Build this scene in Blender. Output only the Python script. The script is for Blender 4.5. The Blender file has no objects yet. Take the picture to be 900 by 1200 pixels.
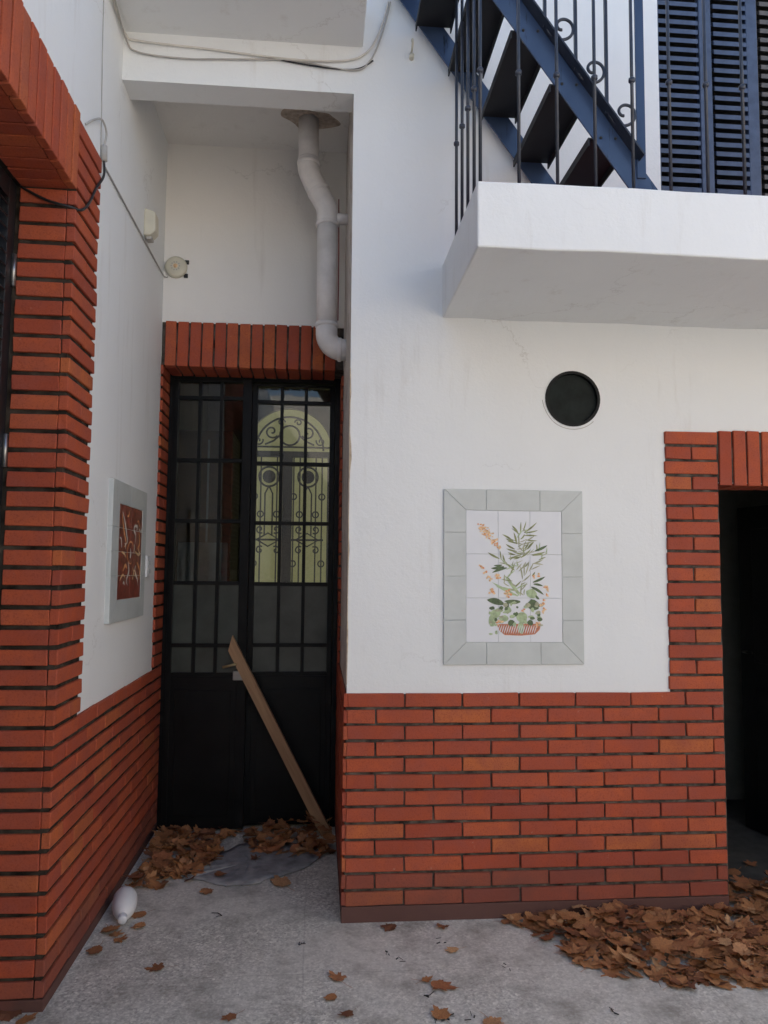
import bpy, bmesh, math, random
from mathutils import Vector, Matrix
random.seed(7)
sc = bpy.context.scene
C = sc.collection
PI = math.pi

# ------------------------------------------------------------------ camera
F, YAW, PIT, ROL = 890.9, 0.085, 0.0782, 0.0083
CAM = Vector((-0.133, -3.4455, 1.5244))
fw = Vector((math.sin(YAW)*math.cos(PIT), math.cos(YAW)*math.cos(PIT), math.sin(PIT)))
rt = Vector((math.cos(YAW), -math.sin(YAW), 0)); up = rt.cross(fw)
r2 = rt*math.cos(ROL)+up*math.sin(ROL); u2 = -rt*math.sin(ROL)+up*math.cos(ROL)
cd = bpy.data.cameras.new('camera'); cam = bpy.data.objects.new('camera', cd); C.objects.link(cam)
m = Matrix.Identity(4)
for i in range(3):
    m[i][0], m[i][1], m[i][2], m[i][3] = r2[i], u2[i], -fw[i], CAM[i]
cam.matrix_world = m
cd.sensor_fit = 'HORIZONTAL'; cd.sensor_width = 36; cd.lens = F/900*36
cd.clip_start = 0.05; cd.clip_end = 2000
sc.camera = cam

# ------------------------------------------------------------------ sky, sun, exposure
SUN_EL, SUN_AZ = math.radians(44), math.radians(-48)      # azimuth measured from +Y towards +X
w = bpy.data.worlds.new('World'); sc.world = w; w.use_nodes = True
nt = w.node_tree; bg = nt.nodes['Background']
sky = nt.nodes.new('ShaderNodeTexSky'); sky.sky_type = 'NISHITA'; sky.sun_disc = False
sky.sun_elevation = SUN_EL; sky.sun_rotation = SUN_AZ
sky.air_density = 1.0; sky.dust_density = 2.0; sky.ozone_density = 1.0
hs = nt.nodes.new('ShaderNodeHueSaturation'); hs.inputs['Saturation'].default_value = 1.0
nt.links.new(sky.outputs[0], hs.inputs['Color']); nt.links.new(hs.outputs[0], bg.inputs['Color'])
bg.inputs['Strength'].default_value = 0.15
sd = bpy.data.lights.new('sun', 'SUN'); sd.energy = 4.2; sd.angle = math.radians(.6); sd.color = (1, .95, .88)
sun = bpy.data.objects.new('sun', sd); C.objects.link(sun)
sdir = Vector((math.sin(SUN_AZ)*math.cos(SUN_EL), math.cos(SUN_AZ)*math.cos(SUN_EL), math.sin(SUN_EL)))
sun.rotation_euler = sdir.to_track_quat('Z', 'Y').to_euler()
sc.view_settings.view_transform = 'Standard'; sc.view_settings.look = 'None'
sc.view_settings.exposure = 1.22; sc.view_settings.gamma = 1
sc.render.engine = 'CYCLES'
sc.cycles.max_bounces = 8; sc.cycles.diffuse_bounces = 5; sc.cycles.transparent_max_bounces = 12

# ------------------------------------------------------------------ materials
MATS = {}
def nodes(name):
    mt = bpy.data.materials.new(name); mt.use_nodes = True; MATS[name] = mt
    t = mt.node_tree; return mt, t, t.nodes['Principled BSDF']
def N(t, kind, **kw):
    n = t.nodes.new(kind)
    for k, v in kw.items(): setattr(n, k, v)
    return n
def noise(t, scale, detail=4, rough=.6, coord='Object', stretch=None):
    tc = N(t, 'ShaderNodeTexCoord'); n = N(t, 'ShaderNodeTexNoise')
    n.inputs['Scale'].default_value = scale; n.inputs['Detail'].default_value = detail; n.inputs['Roughness'].default_value = rough
    src = tc.outputs[coord]
    if stretch:
        mp = N(t, 'ShaderNodeMapping'); mp.inputs['Scale'].default_value = stretch
        t.links.new(src, mp.inputs['Vector']); src = mp.outputs[0]
    t.links.new(src, n.inputs['Vector']); return n
def ramp(t, fac, stops):
    r = N(t, 'ShaderNodeValToRGB'); e = r.color_ramp.elements
    while len(e) < len(stops): e.new(.5)
    for i, (p, c) in enumerate(stops):
        e[i].position = p; e[i].color = (*c, 1) if len(c) == 3 else c
    t.links.new(fac, r.inputs[0]); return r
def mix(t, fac, a, b, mode='MIX'):
    n = N(t, 'ShaderNodeMix', data_type='RGBA', blend_type=mode)
    for s, v in ((n.inputs[0], fac), (n.inputs[6], a), (n.inputs[7], b)):
        if hasattr(v, 'is_output'): t.links.new(v, s)
        elif isinstance(v, (int, float)): s.default_value = v
        else: s.default_value = (*v, 1)
    return n.outputs[2]
def bump(t, b, h, strength=.3, dist=.01):
    n = N(t, 'ShaderNodeBump'); n.inputs['Strength'].default_value = strength; n.inputs['Distance'].default_value = dist
    t.links.new(h, n.inputs['Height']); t.links.new(n.outputs[0], b.inputs['Normal'])
def simple(name, col, rough=.5, metal=0, var=.15, scale=12, bmp=0, spec=None):
    mt, t, b = nodes(name)
    n = noise(t, scale)
    r = ramp(t, n.outputs[0], [(.3, tuple(c*(1-var) for c in col)), (.7, tuple(min(1, c*(1+var)) for c in col))])
    t.links.new(r.outputs[0], b.inputs['Base Color'])
    b.inputs['Roughness'].default_value = rough; b.inputs['Metallic'].default_value = metal
    if spec is not None: b.inputs['Specular IOR Level'].default_value = spec
    if bmp: bump(t, b, n.outputs[0], bmp, .004)
    return mt

def plaster(name, col, stain=.1, stain_col=(.45, .4, .34)):
    mt, t, b = nodes(name)
    big = noise(t, .9, 5, .6); mid = noise(t, 5, 6, .65); fine = noise(t, 70, 4, .7); streak = noise(t, 2.2, 6, .65, stretch=(4, 4, .5))
    c = mix(t, ramp(t, big.outputs[0], [(.35, (0,)*3), (.7, (1,)*3)]).outputs[0], col, tuple(x*.95 for x in col))
    c = mix(t, ramp(t, mid.outputs[0], [(.6, (0,)*3), (.78, (.25,)*3)]).outputs[0], c, tuple(x*.88 for x in col))
    c = mix(t, ramp(t, streak.outputs[0], [(.58, (0,)*3), (.8, (stain,)*3)]).outputs[0], c, stain_col)
    t.links.new(c, b.inputs['Base Color']); b.inputs['Roughness'].default_value = .75
    b.inputs['Specular IOR Level'].default_value = .25
    ad = N(t, 'ShaderNodeMath', operation='ADD'); t.links.new(mid.outputs[0], ad.inputs[0])
    ml = N(t, 'ShaderNodeMath', operation='MULTIPLY'); ml.inputs[1].default_value = .25
    t.links.new(fine.outputs[0], ml.inputs[0]); t.links.new(ml.outputs[0], ad.inputs[1])
    hair = N(t, 'ShaderNodeTexVoronoi', feature='DISTANCE_TO_EDGE'); hair.inputs['Scale'].default_value = 1.1; hair.inputs['Randomness'].default_value = 1
    hv = N(t, 'ShaderNodeMix', data_type='VECTOR'); hv.inputs[0].default_value = .22; tcx = N(t, 'ShaderNodeTexCoord'); t.links.new(tcx.outputs['Object'], hv.inputs[4]); t.links.new(mid.outputs['Color'], hv.inputs[5]); t.links.new(hv.outputs[1], hair.inputs['Vector'])
    hr = ramp(t, hair.outputs['Distance'], [(.0, (1,)*3), (.0035, (0,)*3)]); hm_ = N(t, 'ShaderNodeMath', operation='MULTIPLY'); t.links.new(hr.outputs[0], hm_.inputs[0])
    t.links.new(ramp(t, big.outputs[0], [(.52, (0,)*3), (.6, (.35,)*3)]).outputs[0], hm_.inputs[1])
    c2 = mix(t, hm_.outputs[0], c, (.42, .40, .37)); t.links.new(c2, b.inputs['Base Color'])
    bump(t, b, ad.outputs[0], .6, .008)
    return mt
plaster('plaster', (.80, .815, .815), .34)
plaster('plaster_niche', (.84, .815, .775), .3)
plaster('cream_plaster', (.76, .71, .64))
plaster('ceiling_plaster', (.82, .80, .77), .25)
# worn plaster with flaked brown patches on the alcove's right side
mt, t, b = nodes('plaster_peeling')
n1 = noise(t, 7, 8, .7, stretch=(1, 3, .6)); n2 = noise(t, 40, 4)
c = mix(t, ramp(t, n1.outputs[0], [(.52, (0,)*3), (.58, (1,)*3)]).outputs[0], (.62, .58, .53), (.25, .17, .12))
t.links.new(c, b.inputs['Base Color']); b.inputs['Roughness'].default_value = .9; bump(t, b, n1.outputs[0], .6, .006)

def brickmat(name, damp=0.0):
    mt, t, b = nodes(name)
    oi = N(t, 'ShaderNodeObjectInfo')
    base = ramp(t, oi.outputs['Random'], [(0, (.33, .066, .034)), (.3, (.39, .080, .038)), (.62, (.43, .094, .042)), (.9, (.46, .108, .046)), (.97, (.48, .14, .048)), (1, (.35, .08, .046))])
    g = N(t, 'ShaderNodeTexCoord'); ge = N(t, 'ShaderNodeNewGeometry')
    n = N(t, 'ShaderNodeTexNoise'); n.inputs['Scale'].default_value = 11; n.inputs['Detail'].default_value = 7
    n.inputs['Roughness'].default_value = .65; t.links.new(ge.outputs['Position'], n.inputs['Vector'])
    f = N(t, 'ShaderNodeTexNoise'); f.inputs['Scale'].default_value = 160; f.inputs['Detail'].default_value = 3; t.links.new(ge.outputs['Position'], f.inputs['Vector'])
    c = mix(t, ramp(t, n.outputs[0], [(.38, (0,)*3), (.72, (.7,)*3)]).outputs[0], base.outputs[0], (.30, .082, .062))
    c = mix(t, ramp(t, n.outputs[0], [(.2, (.35,)*3), (.42, (0,)*3)]).outputs[0], c, (.52, .125, .048))
    s = N(t, 'ShaderNodeTexNoise'); s.inputs['Scale'].default_value = 26; s.inputs['Detail'].default_value = 8; s.inputs['Roughness'].default_value = .75
    t.links.new(ge.outputs['Position'], s.inputs['Vector'])
    c = mix(t, ramp(t, s.outputs[0], [(.64, (0,)*3), (.74, (.4,)*3)]).outputs[0], c, (.48, .36, .30))
    c = mix(t, ramp(t, f.outputs[0], [(.3, (.45,)*3), (.5, (0,)*3)]).outputs[0], c, (.20, .04, .022))
    p_ = N(t, 'ShaderNodeTexNoise'); p_.inputs['Scale'].default_value = 2.2; p_.inputs['Detail'].default_value = 5; t.links.new(ge.outputs['Position'], p_.inputs['Vector'])
    c = mix(t, ramp(t, p_.outputs[0], [(.5, (0,)*3), (.72, (.45,)*3)]).outputs[0], c, (.22, .055, .035))
    if damp:
        d = N(t, 'ShaderNodeTexNoise'); d.inputs['Scale'].default_value = 4; d.inputs['Detail'].default_value = 6; t.links.new(ge.outputs['Position'], d.inputs['Vector'])
        c = mix(t, ramp(t, d.outputs[0], [(.25, (damp*.6,)*3), (.7, (damp,)*3)]).outputs[0], c, (.115, .06, .052))
    t.links.new(c, b.inputs['Base Color']); b.inputs['Roughness'].default_value = .7; b.inputs['Specular IOR Level'].default_value = .15
    ad = N(t, 'ShaderNodeMath', operation='ADD'); t.links.new(n.outputs[0], ad.inputs[0])
    ml = N(t, 'ShaderNodeMath', operation='MULTIPLY'); ml.inputs[1].default_value = .3
    t.links.new(f.outputs[0], ml.inputs[0]); t.links.new(ml.outputs[0], ad.inputs[1])
    bump(t, b, ad.outputs[0], .55, .005)
    return mt
brickmat('brick'); brickmat('brick_damp', .55); brickmat('plinth', 1.35)
simple('mortar', (.085, .071, .06), .95, var=.85, scale=14, bmp=.5, spec=.1)  # mortar darkened so its colour carries the shadow in the joints

simple('mortar_joint_shade', (.045, .037, .03), .95, var=.8, scale=14, bmp=.5, spec=.1)  # darker copy: extra joint shadow put into the side wall's mortar
# terrazzo ground
mt, t, b = nodes('terrazzo')
tc = N(t, 'ShaderNodeTexCoord')
v = N(t, 'ShaderNodeTexVoronoi'); v.inputs['Scale'].default_value = 95; t.links.new(tc.outputs['Object'], v.inputs['Vector'])
n1 = noise(t, 1.3, 7, .65); n2 = noise(t, 60, 5, .7); n3 = noise(t, 5, 6, .7)
v.inputs['Scale'].default_value = 90
v2 = N(t, 'ShaderNodeTexVoronoi'); v2.inputs['Scale'].default_value = 130; t.links.new(tc.outputs['Object'], v2.inputs['Vector'])
chip = ramp(t, v.outputs['Color'], [(.12, (.13, .125, .12)), (.35, (.40, .39, .38)), (.7, (.60, .59, .57)), (.93, (.95, .94, .92))])
chip2 = ramp(t, v2.outputs['Color'], [(.1, (.16, .155, .15)), (.5, (.48, .47, .46)), (.9, (.92, .91, .89))])
c = mix(t, .5, chip.outputs[0], chip2.outputs[0])
n5 = noise(t, 1.7, 5, .6)                    # worn smooth where cement laitance is left
c = mix(t, ramp(t, n5.outputs[0], [(.46, (.25,)*3), (.6, (.6,)*3)]).outputs[0], c, (.58, .57, .56))
c = mix(t, ramp(t, n2.outputs[0], [(.32, (.6,)*3), (.5, (0,)*3)]).outputs[0], c, (.27, .26, .25))
c = mix(t, ramp(t, n1.outputs[0], [(.42, (0,)*3), (.62, (.5,)*3)]).outputs[0], c, (.58, .57, .56))
c = mix(t, ramp(t, n3.outputs[0], [(.48, (0,)*3), (.70, (.7,)*3)]).outputs[0], c, (.19, .175, .16))
# faint saw-cut joints
def seam(axis, at, per):
    sp = N(t, 'ShaderNodeSeparateXYZ'); wob = noise(t, 3, 4)
    t.links.new(tc.outputs['Object'], sp.inputs[0])
    m1 = N(t, 'ShaderNodeMath', operation='MULTIPLY_ADD'); m1.inputs[1].default_value = .03; m1.inputs[2].default_value = -at-.015
    t.links.new(wob.outputs[0], m1.inputs[0]); m2 = N(t, 'ShaderNodeMath', operation='ADD'); t.links.new(sp.outputs[axis], m2.inputs[0]); t.links.new(m1.outputs[0], m2.inputs[1])
    m3 = N(t, 'ShaderNodeMath', operation='PINGPONG'); m3.inputs[1].default_value = per/2; t.links.new(m2.outputs[0], m3.inputs[0])
    m4 = N(t, 'ShaderNodeMath', operation='LESS_THAN'); m4.inputs[1].default_value = .0028; t.links.new(m3.outputs[0], m4.inputs[0])
    m5 = N(t, 'ShaderNodeMath', operation='MULTIPLY'); m5.inputs[1].default_value = .22; t.links.new(m4.outputs[0], m5.inputs[0]); return m5.outputs[0]
c = mix(t, 1.0, c, (1.08, 1.055, .98), 'MULTIPLY')
for sm_ in (seam(0, -.17, 1.5), seam(1, -.42, 1.3)): c = mix(t, sm_, c, (.16, .15, .14))
sx = N(t, 'ShaderNodeSeparateXYZ'); t.links.new(tc.outputs['Object'], sx.inputs[0])
t.links.new(c, b.inputs['Base Color']); b.inputs['Roughness'].default_value = .7; b.inputs['Specular IOR Level'].default_value = .3
bump(t, b, n2.outputs[0], .5, .004)

mt, t, b = nodes('steel_blue')
n1 = noise(t, 6, 5, .6); n2 = noise(t, 9, 5, .7, stretch=(3, 3, .35))
c = mix(t, n1.outputs[0], (.032, .056, .12), (.056, .09, .165)); c = mix(t, ramp(t, n2.outputs[0], [(.62, (0,)*3), (.7, (.9,)*3)]).outputs[0], c, (.012, .016, .026))
t.links.new(c, b.inputs['Base Color']); b.inputs['Roughness'].default_value = .22; bump(t, b, n1.outputs[0], .1, .003)
simple('rail_paint_flange_shade', (.026, .032, .048), .32, var=.3, scale=20)
simple('tread_black', (.008, .009, .012), .6, var=.3)
simple('shutter_blue', (.062, .084, .14), .42, var=.22, scale=16)
simple('shutter_grey_brown', (.11, .10, .095), .6, var=.25, scale=16)  # greyer, browner tone used on the third shutter leaf
simple('black_paint', (.005, .0055, .006), .42, var=.5, scale=7, bmp=.12, spec=.18)
simple('black_shutter', (.012, .012, .014), .4, var=.4, scale=9)
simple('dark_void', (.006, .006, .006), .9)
simple('pvc', (.80, .765, .74), .45, var=.14, scale=7, bmp=.15)
simple('grey_tile', (.50, .53, .525), .35, var=.08, scale=6)
simple('white_tile', (.66, .68, .72), .25, var=.03, scale=5)
simple('brown_tile', (.20, .038, .022), .3, var=.45, scale=30)
simple('art_white', (.6, .58, .54), .4, var=.1); simple('art_orange', (.66, .29, .12), .4, var=.3, scale=60)
simple('art_tan', (.72, .48, .26), .4, var=.35, scale=80); simple('art_red', (.46, .15, .075), .4, var=.35, scale=90)
simple('art_green', (.19, .215, .085), .4, var=.45, scale=60); simple('art_dark_green', (.055, .10, .035), .4, var=.5, scale=60)
simple('art_light_green', (.33, .42, .24), .4, var=.3, scale=60); simple('art_olive', (.32, .33, .22), .4, var=.3, scale=60)
simple('art_gold', (.62, .42, .18), .4)
simple('cream_plastic', (.62, .585, .47), .45, var=.08); simple('white_plastic', (.72, .73, .75), .35, var=.05)
simple('cable_black', (.015, .015, .016), .5); simple('cable_grey', (.42, .40, .37), .6); simple('cable_white', (.62, .59, .54), .6)
simple('steel', (.35, .35, .34), .35, metal=.9); simple('brass', (.45, .36, .2), .35, metal=.9)
simple('scar', (.40, .33, .27), .95, var=.35, scale=30, bmp=.8); simple('filler', (.42, .34, .25), .9, var=.25, scale=30, bmp=.8)
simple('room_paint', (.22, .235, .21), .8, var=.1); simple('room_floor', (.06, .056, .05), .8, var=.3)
simple('hall_paint', (.28, .25, .21), .8, var=.15, scale=3); simple('hall_wood', (.12, .065, .03), .6, var=.3, scale=6); simple('hall_white', (.34, .35, .36), .7)
simple('red_tile', (.38, .07, .06), .6, var=.2); simple('sheet_grey', (.25, .25, .255), .8, var=.35, scale=14, bmp=.8)
simple('iron_dark', (.012, .012, .012), .5); simple('red_wire', (.25, .03, .03), .5)
# wood of the prop
mt, t, b = nodes('wood')
n1 = noise(t, 6, 6, .6, stretch=(9, 9, .5)); n2 = noise(t, 9, 3)
c = mix(t, ramp(t, n1.outputs[0], [(.3, (0,)*3), (.7, (1,)*3)]).outputs[0], (.27, .15, .08), (.43, .27, .145))
c = mix(t, ramp(t, n2.outputs[0], [(.66, (0,)*3), (.74, (.7,)*3)]).outputs[0], c, (.16, .07, .035))
t.links.new(c, b.inputs['Base Color']); b.inputs['Roughness'].default_value = .75; bump(t, b, n1.outputs[0], .3, .002)
# dry leaves
def leafmat(name, use_random=True):
    mt, t, b = nodes(name)
    stops = [(0, (.17, .07, .038)), (.2, (.32, .135, .058)), (.5, (.43, .195, .078)), (.75, (.52, .25, .105)), (.9, (.35, .13, .058)), (1, (.64, .38, .19))]
    if use_random:
        oi = N(t, 'ShaderNodeObjectInfo'); r = ramp(t, oi.outputs['Random'], stops)
    else:
        ge = N(t, 'ShaderNodeNewGeometry'); r = ramp(t, ge.outputs['Random Per Island'], stops)
    n = noise(t, 22, 6, .7)
    c = mix(t, ramp(t, n.outputs[0], [(.35, (.6,)*3), (.65, (0,)*3)]).outputs[0], r.outputs[0], (.14, .055, .028))
    t.links.new(c, b.inputs['Base Color']); b.inputs['Roughness'].default_value = .65; b.inputs['Specular IOR Level'].default_value = .3
    bump(t, b, n.outputs[0], .5, .003)
leafmat('dry_leaf'); leafmat('dry_leaf_mass', False)
# glass
def glassmat(name, tint=(1, 1, 1), ior=1.5):
    mt = bpy.data.materials.new(name); mt.use_nodes = True; MATS[name] = mt
    t = mt.node_tree; t.nodes.remove(t.nodes['Principled BSDF']); out = t.nodes['Material Output']
    tr = N(t, 'ShaderNodeBsdfTransparent'); tr.inputs[0].default_value = (*tint, 1)
    gl = N(t, 'ShaderNodeBsdfGlossy'); gl.inputs['Roughness'].default_value = .02
    fr = N(t, 'ShaderNodeFresnel'); fr.inputs[0].default_value = ior
    n = noise(t, 2.5, 2); bp = N(t, 'ShaderNodeBump'); bp.inputs['Strength'].default_value = .05; bp.inputs['Distance'].default_value = .02
    t.links.new(n.outputs[0], bp.inputs['Height']); t.links.new(bp.outputs[0], gl.inputs['Normal'])
    mx = N(t, 'ShaderNodeMixShader'); t.links.new(fr.outputs[0], mx.inputs[0]); t.links.new(tr.outputs[0], mx.inputs[1]); t.links.new(gl.outputs[0], mx.inputs[2])
    t.links.new(mx.outputs[0], out.inputs['Surface'])
glassmat('glass', (.82, .84, .82))
simple('frosted', (.046, .054, .047), .3, var=.55, scale=3, spec=.4)
simple('vent_glass', (.010, .014, .013), .5, var=.6, scale=12, spec=.12)
mt, t, b = nodes('lit_glass')            # daylit yellow glass at the far end of the hall
n1 = noise(t, 2.5, 4); n2 = noise(t, 30, 3)
c = mix(t, n1.outputs[0], (.34, .31, .10), (.50, .50, .25)); c = mix(t, ramp(t, n2.outputs[0], [(.4, (0,)*3), (.6, (.35,)*3)]).outputs[0], c, (.55, .50, .24))
t.links.new(c, b.inputs['Emission Color']); b.inputs['Emission Strength'].default_value = .17
t.links.new(c, b.inputs['Base Color']); b.inputs['Roughness'].default_value = .4

# ------------------------------------------------------------------ mesh helpers
class MB:
    def __init__(s): s.v, s.f = [], []
    def add(s, vs, fs):
        o = len(s.v); s.v += [tuple(v) for v in vs]; s.f += [tuple(o+i for i in f) for f in fs]; return s
    def box(s, x0, x1, y0, y1, z0, z1):
        return s.add([(x0,y0,z0),(x1,y0,z0),(x1,y1,z0),(x0,y1,z0),(x0,y0,z1),(x1,y0,z1),(x1,y1,z1),(x0,y1,z1)],
                     [(0,3,2,1),(4,5,6,7),(0,1,5,4),(1,2,6,5),(2,3,7,6),(3,0,4,7)])
    def quad(s, a, b, c, d): return s.add([a, b, c, d], [(0, 1, 2, 3)])
    def tube(s, pts, r, seg=8, cap=True, radii=None):
        pts = [Vector(p) for p in pts]; n = len(pts); o = len(s.v); prev = None
        for i, p in enumerate(pts):
            d = (pts[min(i+1, n-1)]-pts[max(i-1, 0)]).normalized()
            if prev is None:
                a = Vector((0, 0, 1)) if abs(d.z) < .9 else Vector((1, 0, 0)); x = d.cross(a).normalized()
            else: x = (prev-d*prev.dot(d)).normalized()
            prev = x; y = d.cross(x); rr = radii[i] if radii else r
            for k in range(seg):
                a = 2*PI*k/seg; s.v.append(tuple(p+(x*math.cos(a)+y*math.sin(a))*rr))
        for i in range(n-1):
            for k in range(seg):
                a, b2 = o+i*seg+k, o+i*seg+(k+1) % seg; s.f.append((a, b2, b2+seg, a+seg))
        if cap: s.f.append(tuple(o+k for k in range(seg))[::-1]); s.f.append(tuple(o+(n-1)*seg+k for k in range(seg)))
        return s
    def prism(s, poly, axis, a, b2):
        """polygon (pairs) extruded along axis 0/1/2 from a to b2"""
        def P(u, v, w_): return (w_, u, v) if axis == 0 else (u, w_, v) if axis == 1 else (u, v, w_)
        n = len(poly)
        return s.add([P(u, v, a) for u, v in poly]+[P(u, v, b2) for u, v in poly],
                     [tuple(range(n))[::-1], tuple(range(n, 2*n))]+[(i, (i+1) % n, n+(i+1) % n, n+i) for i in range(n)])
    def mesh(s, name, smooth=False, fix=True):
        me = bpy.data.meshes.new(name); me.from_pydata(s.v, [], s.f)
        if fix:
            bm = bmesh.new(); bm.from_mesh(me); bmesh.ops.recalc_face_normals(bm, faces=bm.faces); bm.to_mesh(me); bm.free()
        if smooth:
            for p in me.polygons: p.use_smooth = True
        me.update(); return me
    def obj(s, name, mat, parent=None, smooth=False, bevel=0, fix=True):
        return link(name, s.mesh(name, smooth, fix), mat, parent, bevel=bevel)
def link(name, me, mat, parent=None, loc=(0, 0, 0), rot=(0, 0, 0), bevel=0):
    if mat and not me.materials: me.materials.append(MATS[mat])
    o = bpy.data.objects.new(name, me); C.objects.link(o); o.location = loc; o.rotation_euler = rot
    if parent:
        o.parent = parent; o.matrix_parent_inverse = Matrix.Translation(-Vector(parent.location)) if parent.type == 'EMPTY' else Matrix.Identity(4)
    if bevel:
        md = o.modifiers.new('bevel', 'BEVEL'); md.width = bevel; md.segments = 2; md.limit_method = 'ANGLE'
    return o
def tag(o, label=None, cat=None, group=None, kind=None):
    if label: o['label'] = label
    if cat: o['category'] = cat
    if group: o['group'] = group
    if kind: o['kind'] = kind
    return o
def thing(name, loc, label, cat, group=None):
    o = bpy.data.objects.new(name, None); C.objects.link(o); o.location = loc; o.empty_display_size = .1
    return tag(o, label, cat, group)
def spline(pts, n=8):
    """Catmull-Rom through the points"""
    P = [Vector(p) for p in pts]; out = []
    for i in range(len(P)-1):
        p0, p1, p2, p3 = P[max(i-1, 0)], P[i], P[i+1], P[min(i+2, len(P)-1)]
        for k in range(n):
            u = k/n
            out.append(.5*((2*p1)+(p2-p0)*u+(2*p0-5*p1+4*p2-p3)*u*u+(3*p1-p0-3*p2+p3)*u**3))
    out.append(P[-1]); return out
def lathe(profile, seg=24):
    mb = MB(); n = len(profile)
    for r, z in profile:
        for k in range(seg): mb.v.append((r*math.cos(2*PI*k/seg), r*math.sin(2*PI*k/seg), z))
    for i in range(n-1):
        for k in range(seg):
            a, b2 = i*seg+k, i*seg+(k+1) % seg; mb.f.append((a, b2, b2+seg, a+seg))
    mb.f.append(tuple(range(seg))[::-1]); mb.f.append(tuple((n-1)*seg+k for k in range(seg)))
    return mb
# bricks: shared bevelled meshes
BR = {}
def brick_mesh(L, H, T, mat):
    k = random.randrange(4); key = (round(L, 3), round(H, 3), round(T, 3), mat, k)
    if key not in BR:
        bm = bmesh.new(); bmesh.ops.create_cube(bm, size=1)
        for v_ in bm.verts: v_.co = Vector((v_.co.x*L+random.uniform(-.0018, .0018), v_.co.y*T+random.uniform(-.0012, .0012), v_.co.z*H+random.uniform(-.0018, .0018)))
        bmesh.ops.bevel(bm, geom=bm.edges[:]+bm.verts[:], offset=.0024, segments=1, affect='EDGES')
        me = bpy.data.meshes.new('brick'); bm.to_mesh(me); bm.free(); me.materials.append(MATS[mat]); BR[key] = me
    return BR[key]
def brick(parent, c, L, H, T, rz=0, mat='brick', jit=1):
    me = brick_mesh(L, H, T, mat); J = lambda a: random.uniform(-a, a)*jit
    return link('brick', me, None, parent, (c[0]+J(.0010), c[1]+J(.0010), c[2]+J(.0009)), (J(.010), J(.007), rz+J(.006)))

# ------------------------------------------------------------------ measures
WL = -1.0725            # plane of the side wall
P, JH, JV = .071, .0135, .008   # course pitch, bed joint, head joint
BL = .2605              # brick pitch along a course
W0, W1 = 1.490, 1.749   # brick pier at the doorway
YB, YD = 1.027, 1.27    # alcove back wall, door plane
ZT = 3.785              # underside of the beam over the alcove
TOPZ = 6.1

# ------------------------------------------------------------------ ground
gm = MB(); S = 150
gm.quad((-S, -S, 0), (S, -S, 0), (S, S, 0), (-S, S, 0))
tag(gm.obj('ground', 'terrazzo', fix=False), 'grey terrazzo paving of the courtyard', 'ground', kind='structure')

# ------------------------------------------------------------------ walls
def wall_cells(mb, us, vs, holes, put):
    us = sorted(set(us)); vs = sorted(set(vs))
    for a, b2 in zip(us, us[1:]):
        for c_, d in zip(vs, vs[1:]):
            cu, cv = (a+b2)/2, (c_+d)/2
            if any(h[0] < cu < h[1] and h[2] < cv < h[3] for h in holes): continue
            mb.quad(put(a, c_), put(b2, c_), put(b2, d), put(a, d))
fac = MB()
DX1, DZ1 = 2.66, 1.957                      # right doorway
VX, VZ, VR = 1.049, 2.344, .131             # round vent
SX0, SX1, SZ0, SZ1 = 1.503, 2.62, 2.98, 5.15  # balcony window
holes = [(WL-.25, 0, -1, ZT), (W1, DX1, -1, DZ1), (VX-.2, VX+.2, VZ-.2, VZ+.2), (SX0, SX1, SZ0, SZ1)]
wall_cells(fac, [-14, WL-.25, 0, W1, DX1, VX-.2, VX+.2, SX0, SX1, 16], [-.02, ZT, DZ1, VZ-.2, VZ+.2, SZ0, SZ1, TOPZ], holes, lambda u, v_: (u, 0, v_))
ns = 48
def sq(a):
    c_, s_ = math.cos(a), math.sin(a); k = .2/max(abs(c_), abs(s_)); return (VX+c_*k, VZ+s_*k)
for i in range(ns):
    a0, a1 = 2*PI*i/ns+PI/4, 2*PI*(i+1)/ns+PI/4
    q0, q1 = sq(a0), sq(a1); c0 = (VX+VR*math.cos(a0), VZ+VR*math.sin(a0)); c1 = (VX+VR*math.cos(a1), VZ+VR*math.sin(a1))
    fac.quad((q0[0], 0, q0[1]), (q1[0], 0, q1[1]), (c1[0], 0, c1[1]), (c0[0], 0, c0[1]))
    fac.quad((c0[0], 0, c0[1]), (c1[0], 0, c1[1]), (c1[0], .09, c1[1]), (c0[0], .09, c0[1]))
def reveal(mb, x0, x1, z0, z1, d, bottom=True):
    mb.quad((x0, 0, z0), (x0, d, z0), (x0, d, z1), (x0, 0, z1)); mb.quad((x1, 0, z0), (x1, d, z0), (x1, d, z1), (x1, 0, z1))
    mb.quad((x0, 0, z1), (x1, 0, z1), (x1, d, z1), (x0, d, z1))
    if bottom: mb.quad((x0, 0, z0), (x1, 0, z0), (x1, d, z0), (x0, d, z0))
reveal(fac, SX0, SX1, SZ0, SZ1, .32); reveal(fac, W1, DX1, -.02, DZ1, .2, False)
fac.quad((WL, 0, ZT), (0, 0, ZT), (0, .15, ZT), (WL, .15, ZT)); fac.quad((WL, .15, ZT), (0, .15, ZT), (0, .15, 4.3), (WL, .15, 4.3))
facade = tag(fac.obj('facade_wall', 'plaster', fix=False), 'white plastered house front with a red brick base and round vent', 'wall')

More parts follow.
